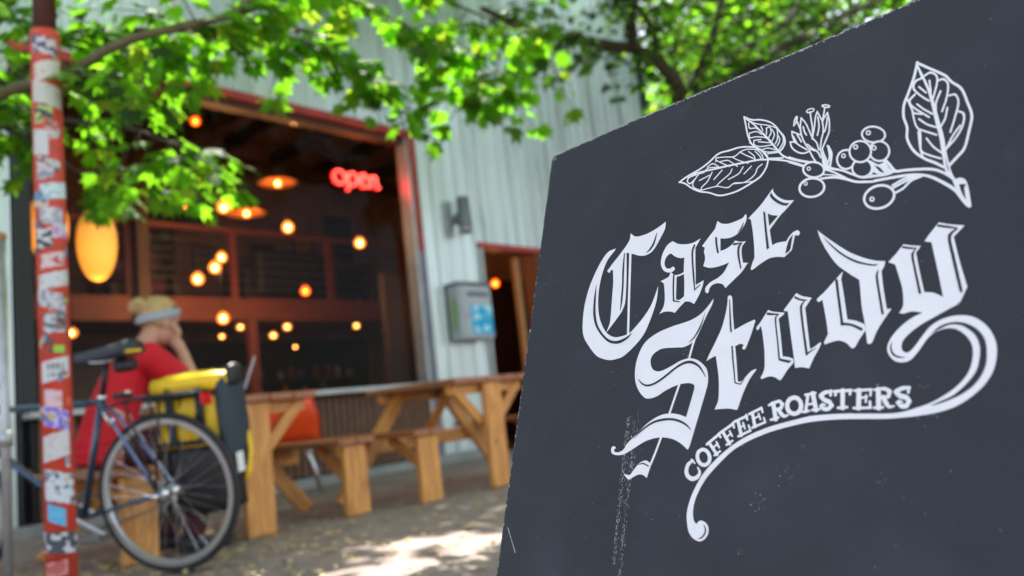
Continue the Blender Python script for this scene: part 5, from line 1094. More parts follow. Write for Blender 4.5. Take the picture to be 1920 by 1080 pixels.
small12 W 0 S 4156,-3525,4153,-3507 4201,-3521,4198,-3503
small12 W 0.17 S 4181,-3525,4180,-3502 4237,-3529,4245,-3503 4255,-3549,4293,-3539 4253,-3564,4274,-3590 4200,-3573,4203,-3595
small12 W 0.35 S 4205,-3581,4231,-3568 4229,-3636,4259,-3618 4262,-3671,4272,-3647 4303,-3664,4302,-3649
small13 W 0.52 S 4408,-3515,4428,-3519 4402,-3559,4422,-3563
small13 W 0 S 4423,-3512,4424,-3534 4364,-3509,4372,-3540 4303,-3542,4348,-3553 4340,-3595,4361,-3564 4387,-3614,4409,-3584 4396,-3627,4435,-3627 4387,-3644,4404,-3677 4361,-3644,4347,-3675 4347,-3633,4313,-3628 4346,-3631,4344,-3607 4364,-3639,4370,-3627
branch W 0.11 S 2123,-1060,2109,-1040 2211,-1025,2198,-1004 2379,-985,2366,-965 2488,-941,2474,-922 2605,-877,2594,-856 2737,-884,2730,-863 2841,-888,2836,-868 2942,-915,2942,-896 3041,-959,3046,-943 3114,-1027,3125,-1017 3156,-1089,3172,-1086 3170,-1146,3187,-1147
branch W 0.22 S 3170,-1132,3187,-1143 3153,-1204,3169,-1216 3096,-1281,3110,-1298 3001,-1323,3012,-1342 2854,-1364,2862,-1383 2728,-1369,2733,-1388 2625,-1350,2625,-1369 2503,-1282,2500,-1299 2391,-1235,2387,-1252 2291,-1166,2282,-1181 2200,-1085,2192,-1100 2117,-1037,2113,-1054
branch W 0.33 S 2177,-1033,2170,-1020 2307,-1014,2301,-998 2516,-1039,2511,-1018 2718,-1061,2713,-1038 2912,-1087,2908,-1065 3074,-1110,3072,-1090 3184,-1143,3182,-1124 3341,-1178,3340,-1167
branch W 0.44 S 2577,-955,2564,-948 2581,-918,2569,-903 2671,-937,2669,-924 2793,-972,2788,-958 2869,-940,2863,-927 2944,-941,2942,-928 3042,-982,3047,-972 3103,-1057,3114,-1054 3117,-1113,3129,-1114
branch W 0.56 S 2471,-988,2463,-975 2538,-971,2537,-956 2636,-1056,2642,-1047
branch W 0.67 S 2571,-940,2576,-930 2644,-999,2649,-989 2743,-1072,2747,-1062
branch W 0.78 S 2630,-975,2627,-962 2712,-990,2713,-977 2764,-1032,2770,-1024 2834,-1102,2840,-1094
branch W 0.89 S 2758,-962,2764,-953 2842,-1033,2847,-1024 2956,-1105,2959,-1094
branch W 0 S 2861,-949,2867,-939 2930,-1006,2935,-996 3023,-1077,3028,-1067
branch W 0.11 S 2951,-966,2958,-959 3017,-1040,3027,-1037 3028,-1083,3039,-1083
branch W 0.22 S 3026,-991,3035,-986 3079,-1062,3089,-1058 3097,-1105,3108,-1103
branch W 0.33 S 3110,-1156,3118,-1167 3058,-1185,3068,-1195 3035,-1240,3046,-1250 2976,-1281,2984,-1293 2904,-1295,2908,-1307 2799,-1275,2801,-1287
branch W 0.44 S 2992,-1138,3000,-1149 2908,-1200,2917,-1211
branch W 0.56 S 2895,-1116,2906,-1126 2846,-1177,2855,-1189 2730,-1204,2736,-1217
branch W 0.67 S 2766,-1099,2777,-1108 2741,-1144,2751,-1155 2639,-1200,2648,-1212 2586,-1240,2595,-1251
branch W 0.78 S 2648,-1072,2658,-1084 2554,-1150,2564,-1162
branch W 0.89 S 2525,-1059,2537,-1069 2474,-1149,2485,-1160 2408,-1194,2420,-1205 2395,-1241,2409,-1248
branch W 0 S 2371,-1009,2382,-1019 2289,-1107,2304,-1114 2309,-1178,2321,-1173 2396,-1240,2401,-1230
branch W 0.11 S 2496,-1081,2503,-1094 2374,-1104,2381,-1118
branch W 0.22 S 2401,-1241,2397,-1228 2594,-1254,2592,-1242 2729,-1309,2725,-1295 2806,-1282,2801,-1269 2907,-1307,2905,-1295 3033,-1328,3028,-1315 3109,-1301,3102,-1289
branch W 0.33 S 2318,-1010,2326,-1024 2229,-1031,2241,-1044 2215,-1074,2231,-1074 2263,-1119,2260,-1101 2336,-1072,2326,-1060
branch W 0.44 S 2419,-1037,2410,-1025 2488,-1006,2482,-992 2612,-1034,2610,-1021
branch W 0.56 S 2234,-1038,2228,-1024 2350,-1034,2345,-1020 2437,-1041,2433,-1028
branch W 0.67 S 2883,-540,2888,-524 2981,-614,2984,-596 3084,-654,3086,-636 3182,-717,3189,-703 3242,-783,3253,-774 3290,-864,3304,-857 3337,-941,3354,-940 3344,-1012,3362,-1023 3307,-1068,3319,-1087 3276,-1070,3283,-1089
branch W 0.78 S 2880,-529,2898,-532 2904,-636,2922,-639 2927,-750,2945,-752 2971,-873,2986,-868 3039,-963,3049,-952 3102,-1017,3113,-1006 3173,-1125,3186,-1117
branch W 0.89 S 2911,-574,2918,-566 3005,-679,3016,-670 3082,-787,3095,-778 3157,-892,3173,-882 3232,-1006,3248,-998 3282,-1086,3297,-1076 3345,-1164,3354,-1150 3451,-1238,3456,-1221 3602,-1319,3605,-1302
branch W 0 S 2952,-611,2956,-601 3034,-677,3037,-666 3148,-736,3150,-725 3233,-791,3238,-782 3261,-825,3272,-823 3268,-924,3281,-930 3245,-979,3256,-988
branch W 0.11 S 2938,-625,2951,-627 2955,-699,2965,-690 3035,-730,3039,-718 3087,-795,3095,-788
branch W 0.22 S 2961,-761,2957,-747 3037,-770,3039,-757 3096,-824,3101,-815
branch W 0.33 S 2955,-748,2968,-753 2958,-811,2969,-802 3040,-832,3040,-819 3138,-877,3142,-866 3189,-934,3196,-927
branch W 0.44 S 3014,-864,3012,-851 3095,-883,3093,-869
branch W 0.56 S 3009,-852,3022,-857 3011,-913,3024,-907 3093,-962,3094,-950 3220,-988,3218,-975
branch W 0.67 S 3063,-897,3064,-884 3206,-961,3207,-949
branch W 0.78 S 3117,-1003,3115,-989 3180,-1012,3180,-999 3261,-1060,3263,-1048
branch W 0.89 S 3174,-1072,3172,-1059 3287,-1096,3286,-1083
branch W 0 S 3080,-714,3091,-713 3106,-784,3118,-783
branch W 0.11 S 3149,-774,3145,-760 3183,-774,3190,-762 3196,-834,3209,-841 3170,-883,3182,-892
branch W 0.22 S 3146,-768,3159,-774 3145,-838,3158,-843
branch W 0.33 S 3205,-800,3216,-799 3233,-874,3247,-879 3208,-935,3219,-944
branch W 0.44 S 3297,-873,3307,-870 3328,-936,3340,-937 3329,-995,3341,-1003 3288,-1056,3299,-1066
branch W 0.56 S 3279,-902,3291,-904 3293,-958,3305,-964 3269,-1007,3280,-1016
branch W 0.67 S 3180,-1127,3179,-1114 3341,-1174,3340,-1161
branch W 0.78 S 2959,-866,2967,-859 3004,-918,3012,-911
branch W 0.89 S 3083,-988,3088,-978 3156,-1047,3158,-1035 3269,-1080,3268,-1068
branch W 0 S 3178,-1139,3179,-1120 3337,-1205,3339,-1187 3452,-1268,3456,-1251 3563,-1342,3568,-1326
branch W 0.11 S 3396,-1190,3401,-1173 3493,-1253,3497,-1236 3609,-1314,3612,-1297
branch W 0.22 S 3396,-1243,3402,-1226 3474,-1294,3479,-1278 3546,-1341,3551,-1324
branch W 0.33 S 3467,-752,3480,-766 3446,-784,3461,-796 3441,-860,3449,-842 3475,-832,3460,-819 3489,-772,3474,-762
branch W 0.44 S 3471,-816,3485,-815 3489,-866,3503,-865 3506,-916,3520,-915
branch W 0.56 S 3419,-903,3434,-907 3425,-959,3440,-961 3450,-1042,3465,-1042
branch W 0.67 S 3420,-913,3426,-899 3471,-953,3476,-940 3520,-992,3526,-979
branch W 0.78 S 3474,-967,3487,-963 3500,-1019,3513,-1015 3520,-1064,3533,-1060
branch W 0.89 S 3403,-1017,3418,-1018 3422,-1089,3436,-1084 3481,-1161,3488,-1148 3548,-1200,3548,-1183 3609,-1200,3604,-1183
branch W 0 S 3408,-1029,3408,-1012 3454,-1045,3458,-1030 3507,-1102,3515,-1091 3583,-1174,3590,-1163
branch W 0.11 S 3433,-966,3446,-963 3470,-1050,3483,-1047
branch W 0.22 S 3515,-789,3531,-797 3506,-870,3522,-876 3514,-963,3529,-965 3540,-1052,3554,-1051 3578,-1135,3589,-1128 3616,-1179,3622,-1167 3683,-1225,3688,-1212
branch W 0.33 S 3514,-796,3526,-789 3558,-865,3570,-860 3594,-956,3607,-954 3630,-1057,3643,-1053 3674,-1130,3687,-1127 3692,-1209,3706,-1210
branch W 0.44 S 3536,-899,3551,-901 3548,-958,3563,-957 3571,-1009,3584,-1006
branch W 0.56 S 3679,-783,3693,-794 3660,-839,3674,-848 3651,-924,3666,-932 3636,-1015,3651,-1023 3627,-1063,3641,-1072
branch W 0.67 S 3676,-789,3689,-786 3709,-864,3722,-862 3730,-929,3744,-930 3736,-1024,3750,-1031 3717,-1112,3731,-1120 3707,-1208,3722,-1214
branch W 0.78 S 3683,-847,3698,-851 3695,-952,3710,-958 3679,-1044,3693,-1053
branch W 0.89 S 3781,-833,3793,-846 3744,-880,3757,-893 3729,-918,3743,-929
branch W 0 S 3778,-837,3792,-839 3795,-933,3809,-937 3792,-1044,3806,-1053 3760,-1126,3774,-1137 3726,-1202,3739,-1213
branch W 0.11 S 3777,-882,3791,-890 3766,-968,3781,-977 3748,-1031,3762,-1041
branch W 0.22 S 3605,-757,3620,-761 3615,-844,3630,-848 3629,-937,3643,-941 3631,-1028,3646,-1033
branch W 0.33 S 3753,-765,3767,-774 3739,-851,3753,-860 3728,-909,3742,-918
branch W 0.44 S 3580,-1110,3589,-1101 3632,-1175,3641,-1165 3683,-1230,3695,-1223 3712,-1298,3725,-1295
branch W 0.56 S 3597,-1175,3611,-1173 3630,-1257,3643,-1253 3671,-1335,3681,-1324 3703,-1357,3708,-1343
branch W 0.67 S 3776,-1189,3790,-1190 3789,-1253,3803,-1256 3795,-1318,3809,-1324 3775,-1388,3789,-1396
branch W 0.78 S 3724,-1200,3738,-1200 3744,-1276,3758,-1275 3778,-1366,3791,-1364
branch W 0.89 S 3708,-1203,3721,-1203 3725,-1289,3748,-1290 3738,-1374,3777,-1368 3766,-1432,3802,-1420
branch W 0 S 3791,-1196,3800,-1196 3805,-1278,3830,-1282 3808,-1332,3829,-1341 3793,-1423,3813,-1434
branch W 0.11 S 3742,-1409,3755,-1375 3813,-1454,3820,-1428 3921,-1508,3926,-1489 4016,-1579,4023,-1561 4096,-1633,4099,-1614 4198,-1655,4197,-1635 4297,-1671,4294,-1651 4353,-1670,4350,-1653
branch W 0.22 S 3719,-1525,3717,-1504 3840,-1552,3841,-1527 3936,-1597,3941,-1571 4040,-1659,4044,-1636 4120,-1685,4120,-1661 4197,-1703,4195,-1681 4311,-1711,4308,-1689 4432,-1730,4430,-1707
branch W 0.33 S 3750,-1436,3756,-1419 3821,-1484,3828,-1467 3886,-1536,3894,-1521 3955,-1596,3963,-1581
branch W 0.44 S 3741,-1486,3742,-1474 3824,-1516,3825,-1504 3908,-1558,3910,-1547
branch W 0.2 C 3646,-751,3659,-751 3645,-756,3656,-767 3635,-761,3642,-775 3619,-763,3622,-777 3601,-760,3601,-774 3588,-753,3582,-764 3584,-748,3570,-747 3585,-743,3574,-731 3594,-737,3588,-723 3611,-735,3607,-721 3629,-739,3629,-725 3642,-746,3647,-735
branch W 0.25 C 3798,-777,3815,-786 3798,-777,3804,-794 3787,-775,3788,-791 3770,-769,3768,-783 3753,-758,3749,-772 3742,-749,3733,-758 3742,-749,3725,-740 3742,-749,3735,-732 3754,-750,3752,-734 3771,-757,3772,-742 3787,-767,3791,-754 3798,-776,3807,-768
branch W 1.1 P 3761,-1447 3743,-1484 3700,-1499 3643,-1488 3587,-1453 3548,-1403 3536,-1352 3555,-1314 3600,-1299 3657,-1311 3712,-1347 3750,-1397
branch D 1.4 P 3741,-1438 3726,-1466 3691,-1476 3645,-1467 3599,-1439 3567,-1400 3557,-1361 3573,-1332 3609,-1322 3656,-1333 3701,-1362 3732,-1400
branch W 1.7 C 3613,-1377,3624,-1380 3611,-1382,3621,-1391 3608,-1385,3613,-1397 3602,-1385,3602,-1396 3597,-1381,3591,-1390 3593,-1376,3583,-1378 3591,-1369,3580,-1366 3593,-1364,3583,-1355 3597,-1361,3591,-1349 3602,-1361,3602,-1350 3607,-1365,3613,-1356 3611,-1370,3621,-1368
branch W 1.3 P 3762,-1601 3752,-1653 3710,-1685 3648,-1690 3580,-1666 3526,-1618 3501,-1560 3511,-1507 3554,-1474 3619,-1470 3686,-1496 3738,-1544
branch D 1.6 P 3741,-1598 3732,-1638 3697,-1664 3644,-1667 3588,-1647 3544,-1609 3523,-1563 3532,-1522 3568,-1496 3622,-1494 3678,-1515 3722,-1553
branch W 1.9 C 3583,-1524,3593,-1528 3582,-1529,3591,-1538 3578,-1532,3583,-1543 3573,-1532,3573,-1543 3568,-1529,3563,-1537 3564,-1524,3555,-1527 3563,-1518,3553,-1515 3564,-1513,3555,-1505 3568,-1511,3563,-1499 3573,-1511,3573,-1500 3578,-1514,3583,-1506 3582,-1519,3591,-1516
branch W 1.1 P 4314,-1284 4295,-1320 4253,-1333 4197,-1319 4144,-1282 4106,-1231 4095,-1181 4115,-1144 4159,-1131 4215,-1146 4268,-1184 4304,-1235
branch D 1.4 P 4297,-1276 4282,-1304 4246,-1313 4199,-1300 4154,-1270 4122,-1229 4113,-1189 4129,-1161 4166,-1152 4213,-1165 4258,-1197 4289,-1237
branch W 1.7 C 4173,-1203,4185,-1207 4171,-1208,4181,-1219 4167,-1212,4173,-1226 4161,-1211,4161,-1225 4156,-1207,4149,-1217 4151,-1201,4141,-1204 4150,-1194,4138,-1190 4152,-1188,4142,-1177 4156,-1185,4150,-1171 4162,-1185,4162,-1172 4167,-1189,4174,-1179 4171,-1195,4182,-1192
branch W 1.7 P 4345,-1449 4331,-1497 4297,-1524 4250,-1522 4204,-1493 4171,-1442 4160,-1384 4174,-1334 4209,-1307 4256,-1310 4302,-1341 4334,-1392
branch D 2 P 4328,-1443 4317,-1482 4289,-1505 4251,-1503 4213,-1479 4186,-1437 4177,-1390 4188,-1349 4217,-1327 4256,-1329 4293,-1354 4320,-1396
branch W 2.3 C 4219,-1372,4231,-1376 4218,-1378,4228,-1388 4214,-1381,4219,-1395 4208,-1381,4208,-1394 4202,-1377,4196,-1386 4198,-1371,4188,-1374 4197,-1364,4185,-1360 4199,-1358,4189,-1348 4203,-1355,4197,-1341 4209,-1355,4209,-1342 4214,-1359,4220,-1349 4218,-1365,4228,-1362
branch W 1.7 P 4046,-1441 4027,-1485 3989,-1506 3943,-1498 3899,-1462 3871,-1409 3866,-1352 3886,-1307 3925,-1287 3972,-1296 4015,-1333 4042,-1386
branch D 2 P 4029,-1433 4013,-1469 3983,-1486 3945,-1479 3911,-1450 3888,-1407 3884,-1361 3900,-1324 3931,-1308 3969,-1315 4004,-1344 4025,-1387
branch W 2.3 C 3946,-1357,3957,-1361 3944,-1363,3954,-1372 3940,-1366,3946,-1379 3935,-1365,3935,-1378 3929,-1362,3923,-1371 3925,-1356,3915,-1359 3924,-1349,3912,-1346 3925,-1344,3916,-1334 3929,-1341,3924,-1328 3935,-1341,3935,-1328 3940,-1345,3946,-1336 3944,-1350,3954,-1348
branch W 2.2 P 4193,-1563 4180,-1607 4145,-1631 4097,-1629 4050,-1601 4015,-1554 4003,-1500 4017,-1454 4053,-1430 4101,-1433 4148,-1462 4182,-1510
branch D 2.5 P 4177,-1557 4165,-1593 4137,-1612 4098,-1610 4059,-1587 4030,-1549 4020,-1505 4032,-1469 4061,-1450 4101,-1452 4140,-1476 4167,-1515
branch W 2.8 P 4190,-1399 4175,-1451 4136,-1480 4084,-1478 4033,-1445 3994,-1389 3981,-1326 3996,-1272 4036,-1243 4089,-1246 4141,-1281 4177,-1336
branch D 3.1 P 4173,-1393 4160,-1436 4128,-1460 4085,-1459 4042,-1431 4010,-1385 3999,-1332 4011,-1287 4044,-1263 4089,-1266 4132,-1294 4162,-1341
branch W 3.4 C 4058,-1305,4070,-1310 4056,-1311,4066,-1322 4052,-1315,4058,-1329 4046,-1314,4046,-1328 4040,-1311,4034,-1320 4036,-1304,4025,-1307 4035,-1297,4022,-1293 4036,-1291,4026,-1281 4041,-1288,4035,-1274 4046,-1288,4047,-1275 4052,-1292,4058,-1282 4056,-1298,4067,-1295
branch W 1.3 P 4167,-1473* 4238,-1541 4284,-1539* 4351,-1660* 4310,-1664 4236,-1648 4159,-1633* 4184,-1575*
branch D 3.6 P 4209,-1544* 4245,-1569 4292,-1641* 4252,-1615
branch D 3.6 P 4179,-1621* 4199,-1606* 4236,-1640*
branch W 0.56 S 4292,-1521,4308,-1511 4326,-1583,4345,-1572 4359,-1644,4375,-1627 4394,-1673,4398,-1650 4435,-1676,4433,-1657
branch W 0.67 S 4279,-1525,4293,-1520 4306,-1586,4320,-1580 4343,-1667,4357,-1660
branch W 0.78 S 4343,-1654,4346,-1626 4387,-1670,4387,-1645 4496,-1691,4495,-1666 4656,-1737,4659,-1713 4741,-1791,4750,-1771 4828,-1882,4839,-1865
branch W 0.89 S 4208,-1703,4204,-1677 4362,-1720,4360,-1694 4494,-1739,4493,-1714 4596,-1772,4600,-1749 4671,-1822,4681,-1799 4755,-1902,4769,-1880 4825,-1982,4844,-1963 4871,-2073,4894,-2057 4904,-2135,4928,-2118
branch W 0 S 4590,-667,4600,-646 4686,-767,4696,-747 4808,-896,4821,-879 4850,-972,4864,-958 4922,-1074,4939,-1065 4957,-1213,4976,-1212 4981,-1345,5001,-1351 4952,-1481,4970,-1493 4912,-1613,4928,-1630 4855,-1672,4869,-1693 4787,-1734,4801,-1755
branch W 0.11 S 4591,-648,4612,-663 4557,-784,4578,-801 4509,-914,4529,-931 4463,-1032,4484,-1046 4456,-1153,4478,-1158 4480,-1265,4501,-1269 4478,-1382,4499,-1383 4529,-1520,4546,-1509 4611,-1621,4622,-1603 4689,-1687,4699,-1667 4758,-1753,4768,-1734
branch W 0.22 S 4592,-681,4604,-679 4631,-825,4648,-823 4670,-977,4691,-976 4695,-1134,4723,-1136 4714,-1286,4747,-1289 4739,-1451,4774,-1454 4752,-1622,4789,-1626 4770,-1782,4810,-1777 4811,-1870,4832,-1862
branch W 0.33 S 4640,-821,4646,-841 4571,-833,4584,-852 4551,-909,4569,-911 4614,-1015,4624,-1004 4675,-1088,4683,-1075
branch W 0.44 S 4597,-912,4608,-902 4654,-998,4664,-988
branch W 0.56 S 4563,-961,4574,-979 4512,-1008,4531,-1019 4537,-1086,4549,-1078 4608,-1175,4617,-1163 4668,-1245,4676,-1232
branch W 0.67 S 4575,-1078,4584,-1066 4633,-1156,4641,-1143 4695,-1224,4703,-1210
branch W 0.78 S 4533,-1135,4548,-1136 4553,-1266,4567,-1264 4585,-1349,4600,-1349 4586,-1448,4601,-1452 4589,-1538,4603,-1532 4660,-1608,4666,-1593 4744,-1665,4748,-1650
branch W 0.89 S 4542,-1157,4544,-1139 4614,-1194,4616,-1176
branch W 0 S 4584,-1229,4593,-1216 4650,-1308,4657,-1294 4728,-1368,4733,-1352
branch W 0.11 S 4587,-1333,4592,-1317 4719,-1435,4724,-1419
branch W 0.22 S 4634,-1431,4646,-1424 4684,-1531,4695,-1521 4747,-1612,4756,-1600
branch W 0.33 S 4658,-828,4651,-808 4700,-817,4701,-796 4739,-860,4753,-854 4741,-928,4756,-936 4704,-1062,4718,-1073
branch W 0.44 S 4683,-877,4698,-882 4688,-1000,4703,-1005
branch W 0.56 S 4753,-922,4750,-902 4798,-928,4805,-909 4825,-983,4841,-984 4808,-1102,4822,-1111 4766,-1217,4780,-1229
branch W 0.67 S 4765,-1017,4779,-1029 4726,-1111,4740,-1121 4720,-1187,4734,-1194
branch W 0.78 S 4835,-1103,4834,-1084 4878,-1114,4888,-1099 4894,-1183,4909,-1188 4866,-1296,4879,-1306 4819,-1436,4832,-1446
branch W 0.89 S 4809,-1198,4823,-1208 4787,-1292,4800,-1304 4745,-1364,4757,-1377
branch W 0 S 4884,-1269,4892,-1256 4925,-1313,4941,-1308 4915,-1399,4929,-1409 4867,-1488,4878,-1502 4784,-1571,4795,-1586
branch W 0.11 S 4896,-1399,4907,-1413 4834,-1477,4845,-1490 4776,-1584,4788,-1597
branch W 0.22 S 4593,-696,4608,-695 4627,-834,4642,-834
branch W 0.33 S 4495,-987,4510,-986 4541,-1149,4555,-1147
branch W 0.44 S 4572,-1345,4588,-1349 4581,-1503,4595,-1505 4599,-1599,4613,-1599
branch W 1.3 P 4817,-1882* 4873,-1873 4913,-1909 4930,-1995 4939,-2145* 4920,-2150* 4863,-2040
branch D 3.6 P 4864,-1929* 4913,-1945 4899,-1966 4905,-2078* 4878,-2005
branch D 3.6 P 4775,-1639* 4785,-1710 4800,-1796* 4786,-1758
branch W 1.1 P 4370,-1846 4367,-1907 4329,-1954 4268,-1975 4197,-1964 4137,-1924 4104,-1864 4106,-1802 4145,-1754 4209,-1733 4280,-1746 4339,-1787
branch D 1.5 P 4351,-1848 4347,-1896 4315,-1934 4262,-1951 4202,-1942 4152,-1910 4124,-1863 4128,-1813 4161,-1775 4215,-1758 4275,-1768 4325,-1801
branch W 1.8 C 4188,-1861,4201,-1865 4187,-1866,4198,-1877 4183,-1869,4189,-1884 4178,-1869,4178,-1884 4173,-1866,4166,-1877 4170,-1861,4158,-1865 4169,-1856,4155,-1852 4170,-1851,4159,-1840 4174,-1848,4167,-1833 4179,-1848,4179,-1833 4183,-1850,4190,-1840 4187,-1856,4198,-1852
branch W 0.56 S 4356,-1790,4348,-1770 4448,-1761,4441,-1740 4547,-1749,4542,-1729
branch W 0.67 S 4378,-1866,4370,-1846 4446,-1842,4436,-1823 4508,-1793,4498,-1773 4593,-1777,4587,-1757
branch W 0.78 S 4364,-1813,4356,-1793 4471,-1782,4464,-1761 4558,-1763,4552,-1743"""
def sign():
    h = Vector((-0.10452846, -0.9945219, 0)); up = Vector((0.32226789, -0.03387172, 0.94604234)); P0 = Vector((0.80819923, 0.61396684, 0.86089853))
    nrm = h.cross(up)          # h x up points at the reader
    if nrm.dot(-P0) < 0: nrm = -nrm
    hx = Vector((h.x, h.y, 0)); m_ = Vector((.9945, -.1045, 0))
    c0 = P0 + h * .305 + m_ * .03
    e = empty('sign_board', (c0.x, c0.y, 0), label='big slate-black folding sign board lettered in white beside the camera', cat='sign board')
    O = Vector((c0.x, c0.y, 0))
    X, Z = h, up; Y = Z.cross(X)       # board-local x right, z up; -y faces the reader
    if Y.dot(nrm) > 0: Y = -Y; 
    mw = Matrix((X, Y, Z)).transposed().to_4x4(); mw.translation = P0 - O
    S = .001
    # board outline in mm (x right, z up from the top left corner), with worn corner and nicks
    out = [(.0, -9), (.6, -5.4), (2.6, -2.4), (6.2, -.5), (12, .1), (60, .9), (120, 1.8), (165, 1.2), (230, 1.0), (300, .3), (400, 0), (598, 0), (606, -3), (610, -10), (610, -905), (0, -905), (0, -905), (.4, -420), (1.0, -200), (1.4, -100), (2.2, -76), (.2, -72), (.5, -66), (.1, -30)]
    out = [p for i, p in enumerate(out) if i == 0 or p != out[i - 1]]
    b = bmesh.new(); T = .012
    f = [b.verts.new((x * S, 0, z * S)) for x, z in out]; k_ = [b.verts.new((x * S, T, z * S)) for x, z in out]
    b.faces.new(f); b.faces.new(k_[::-1])
    for i in range(len(out)): j = (i + 1) % len(out); b.faces.new((f[i], k_[i], k_[j], f[j]))
    bmesh.ops.triangulate(b, faces=[x for x in b.faces if len(x.verts) > 4])
    bd = obj('front_board', b, M['board'], e); bd.matrix_local = mw
    # rear board, hinges, spreader
    up2 = Vector((-up.x, -up.y, up.z)); pb = P0 + m_ * .034 - O
    b = box_bm(.61, .012, .905, c=(.305, 0, -.4525), bev=.001); rb = obj('rear_board', b, M['board'], e); Yb = up2.cross(X); mb = Matrix((X, Yb, up2)).transposed().to_4x4(); mb.translation = pb; rb.matrix_local = mb
    for x in (.09, .52):
        hg = obj('hinge', box_bm(.06, .030, .004), M['dullsteel'], e, loc=P0 + h * x + m_ * .018 - Vector((0, 0, .045)) - O)
    tube('spreader_chain', [P0 + h * .58 - up * .55 + m_ * .02 - O, P0 + h * .58 + m_ * .03 - up2 * .55 - O], .002, M['dullsteel'], e, 6)
    # ------ lettering and drawing: thin painted shapes lying on the front board
    def cr2(p0, p1, p2, p3, t): return tuple(.5 * ((2 * b1) + (-a + c) * t + (2 * a - 5 * b1 + 4 * c - d) * t * t + (-a + 3 * b1 - 3 * c + d) * t ** 3) for a, b1, c, d in zip(p0, p1, p2, p3))
    def smooth(P, C, closed):
        N = len(P); res = []
        for i in range(N if closed else N - 1):
            j = (i + 1) % N; a, c = P[i], P[j]; L_ = math.dist(a[:2], c[:2]) + 1e-9
            p0 = P[(i - 1) % N] if (closed or i > 0) and not C[i] else tuple(2 * u - v for u, v in zip(a, c))
            p3 = P[(j + 1) % N] if (closed or j < N - 1) and not C[j] else tuple(2 * u - v for u, v in zip(c, a))
            D = math.dist(p0[:2], a[:2])
            if D > 1.6 * L_: p0 = tuple(u + (v - u) * 1.6 * L_ / D for u, v in zip(a, p0))
            D = math.dist(p3[:2], c[:2])
            if D > 1.6 * L_: p3 = tuple(u + (v - u) * 1.6 * L_ / D for u, v in zip(c, p3))
            n = max(1, min(8, int(L_ / 11)))
            for k in range(n): res.append(cr2(p0, a, c, p3, k / n))
        if not closed: res.append(P[-1])
        return res
    from mathutils.geometry import tessellate_polygon
    groups = {}
    for ln in LOGO.strip().split('\n'):
        part, c, lay, kind, rest = ln.split(' ', 4); pts = [(tuple(float(v) for v in w_.rstrip('*').split(',')), w_.endswith('*')) for w_ in rest.split()]
        groups.setdefault(part, []).append((c, float(lay), kind, pts))
    nm = {'branch': 'branch_drawing', 'flourish': 'flourish'}
    cnt = 0
    for part, shapes in groups.items():
        vs, fs, mi = [], [], []
        for c, lay, kind, pts in shapes:
            cnt += 1; y = -(.00010 + lay * .00009 + (cnt % 20) * .0000010); P = [p for p, _ in pts]; C = [q for _, q in pts]; o0 = len(vs)
            if kind == 'P':
                q = smooth(P, C, True); v3 = [Vector((x * .0001, y, z * .0001)) for x, z in q]; tr_ = tessellate_polygon([v3]); vs += v3; fs += [tuple(i + o0 for i in t_) for t_ in tr_]; mi += [0 if c == 'W' else 1] * len(tr_)
            else:
                closed = kind == 'C'; q = smooth([tuple(p) for p in P], C, closed)
                Lf = [Vector((p[0] * .0001, y, p[1] * .0001)) for p in q]; Rt = [Vector((p[2] * .0001, y, p[3] * .0001)) for p in q]; n = len(q); vs += Lf + Rt
                for i in range(n if closed else n - 1): j = (i + 1) % n; fs.append((o0 + i, o0 + j, o0 + n + j, o0 + n + i)); mi.append(0 if c == 'W' else 1)
                if not closed:   # rounded ends
                    for i0 in (0, n - 1):
                        A, B_ = Lf[i0], Rt[i0]; ce = (A + B_) / 2; r_ = (A - B_) / 2; dirv = (Lf[0] + Rt[0] - Lf[1] - Rt[1]) if i0 == 0 else (Lf[-1] + Rt[-1] - Lf[-2] - Rt[-2]); dirv.normalize(); o1 = len(vs); arc = [ce + r_ * math.cos(t) + dirv * r_.length * .8 * math.sin(t) for t in [math.pi * s / 6 for s in range(7)]]
                        vs += arc; fs.append(tuple(range(o1, o1 + 7))); mi.append(0 if c == 'W' else 1)
        ob = obj(nm.get(part, 'letter'), (vs, [], fs), [M['letter'], M['board']], bd); ob.data.polygons.foreach_set('material_index', mi)
        # face the reader
        b = bmesh.new(); b.from_mesh(ob.data)
        for f_ in b.faces:
            f_.normal_update()
            if f_.normal.y > 0: f_.normal_flip()
        b.to_mesh(ob.data); b.free()
    # wear: chipped white flecks along the edges, scratches, drips
    rn = random.Random(9); b = bmesh.new()
    def fleck(x, z, w_, h_, a=0, y=-.00007):
        n = rn.randint(5, 8); vs = [];
        for i in range(n): t = 6.283 * i / n; r_ = rn.uniform(.55, 1); u, v = w_ * r_ * math.cos(t), h_ * r_ * math.sin(t); vs.append(b.verts.new(((x + u * math.cos(a) - v * math.sin(a)) * S, y - rn.random() * .00002, (z + u * math.sin(a) + v * math.cos(a)) * S)))
        b.faces.new(vs)
    import bisect
    top = [(x, z) for x, z in out if z > -9.5 and x < 606]; xs_ = [p[0] for p in top]
    def zt(x): k = max(1, min(len(top) - 1, bisect.bisect(xs_, x))); (x0, z0), (x1, z1) = top[k - 1], top[k]; return z0 + (z1 - z0) * (x - x0) / (x1 - x0)
    x = 6.5
    while x < 604:       # bare worn line along the top edge
        d_ = rn.uniform(1.2, 3); th = .12 + .75 * max(0, noise.noise(Vector((x * .06, 0, 0))) + .25) + rn.uniform(0, .25)
        if rn.random() < .86: b.faces.new([b.verts.new((a_ * S, -.00009, c_ * S)) for a_, c_ in ((x, zt(x) - .02), (x, zt(x) - th), (x + d_, zt(x + d_) - th * rn.uniform(.4, 1.2)), (x + d_, zt(x + d_) - .02))])
        x += d_
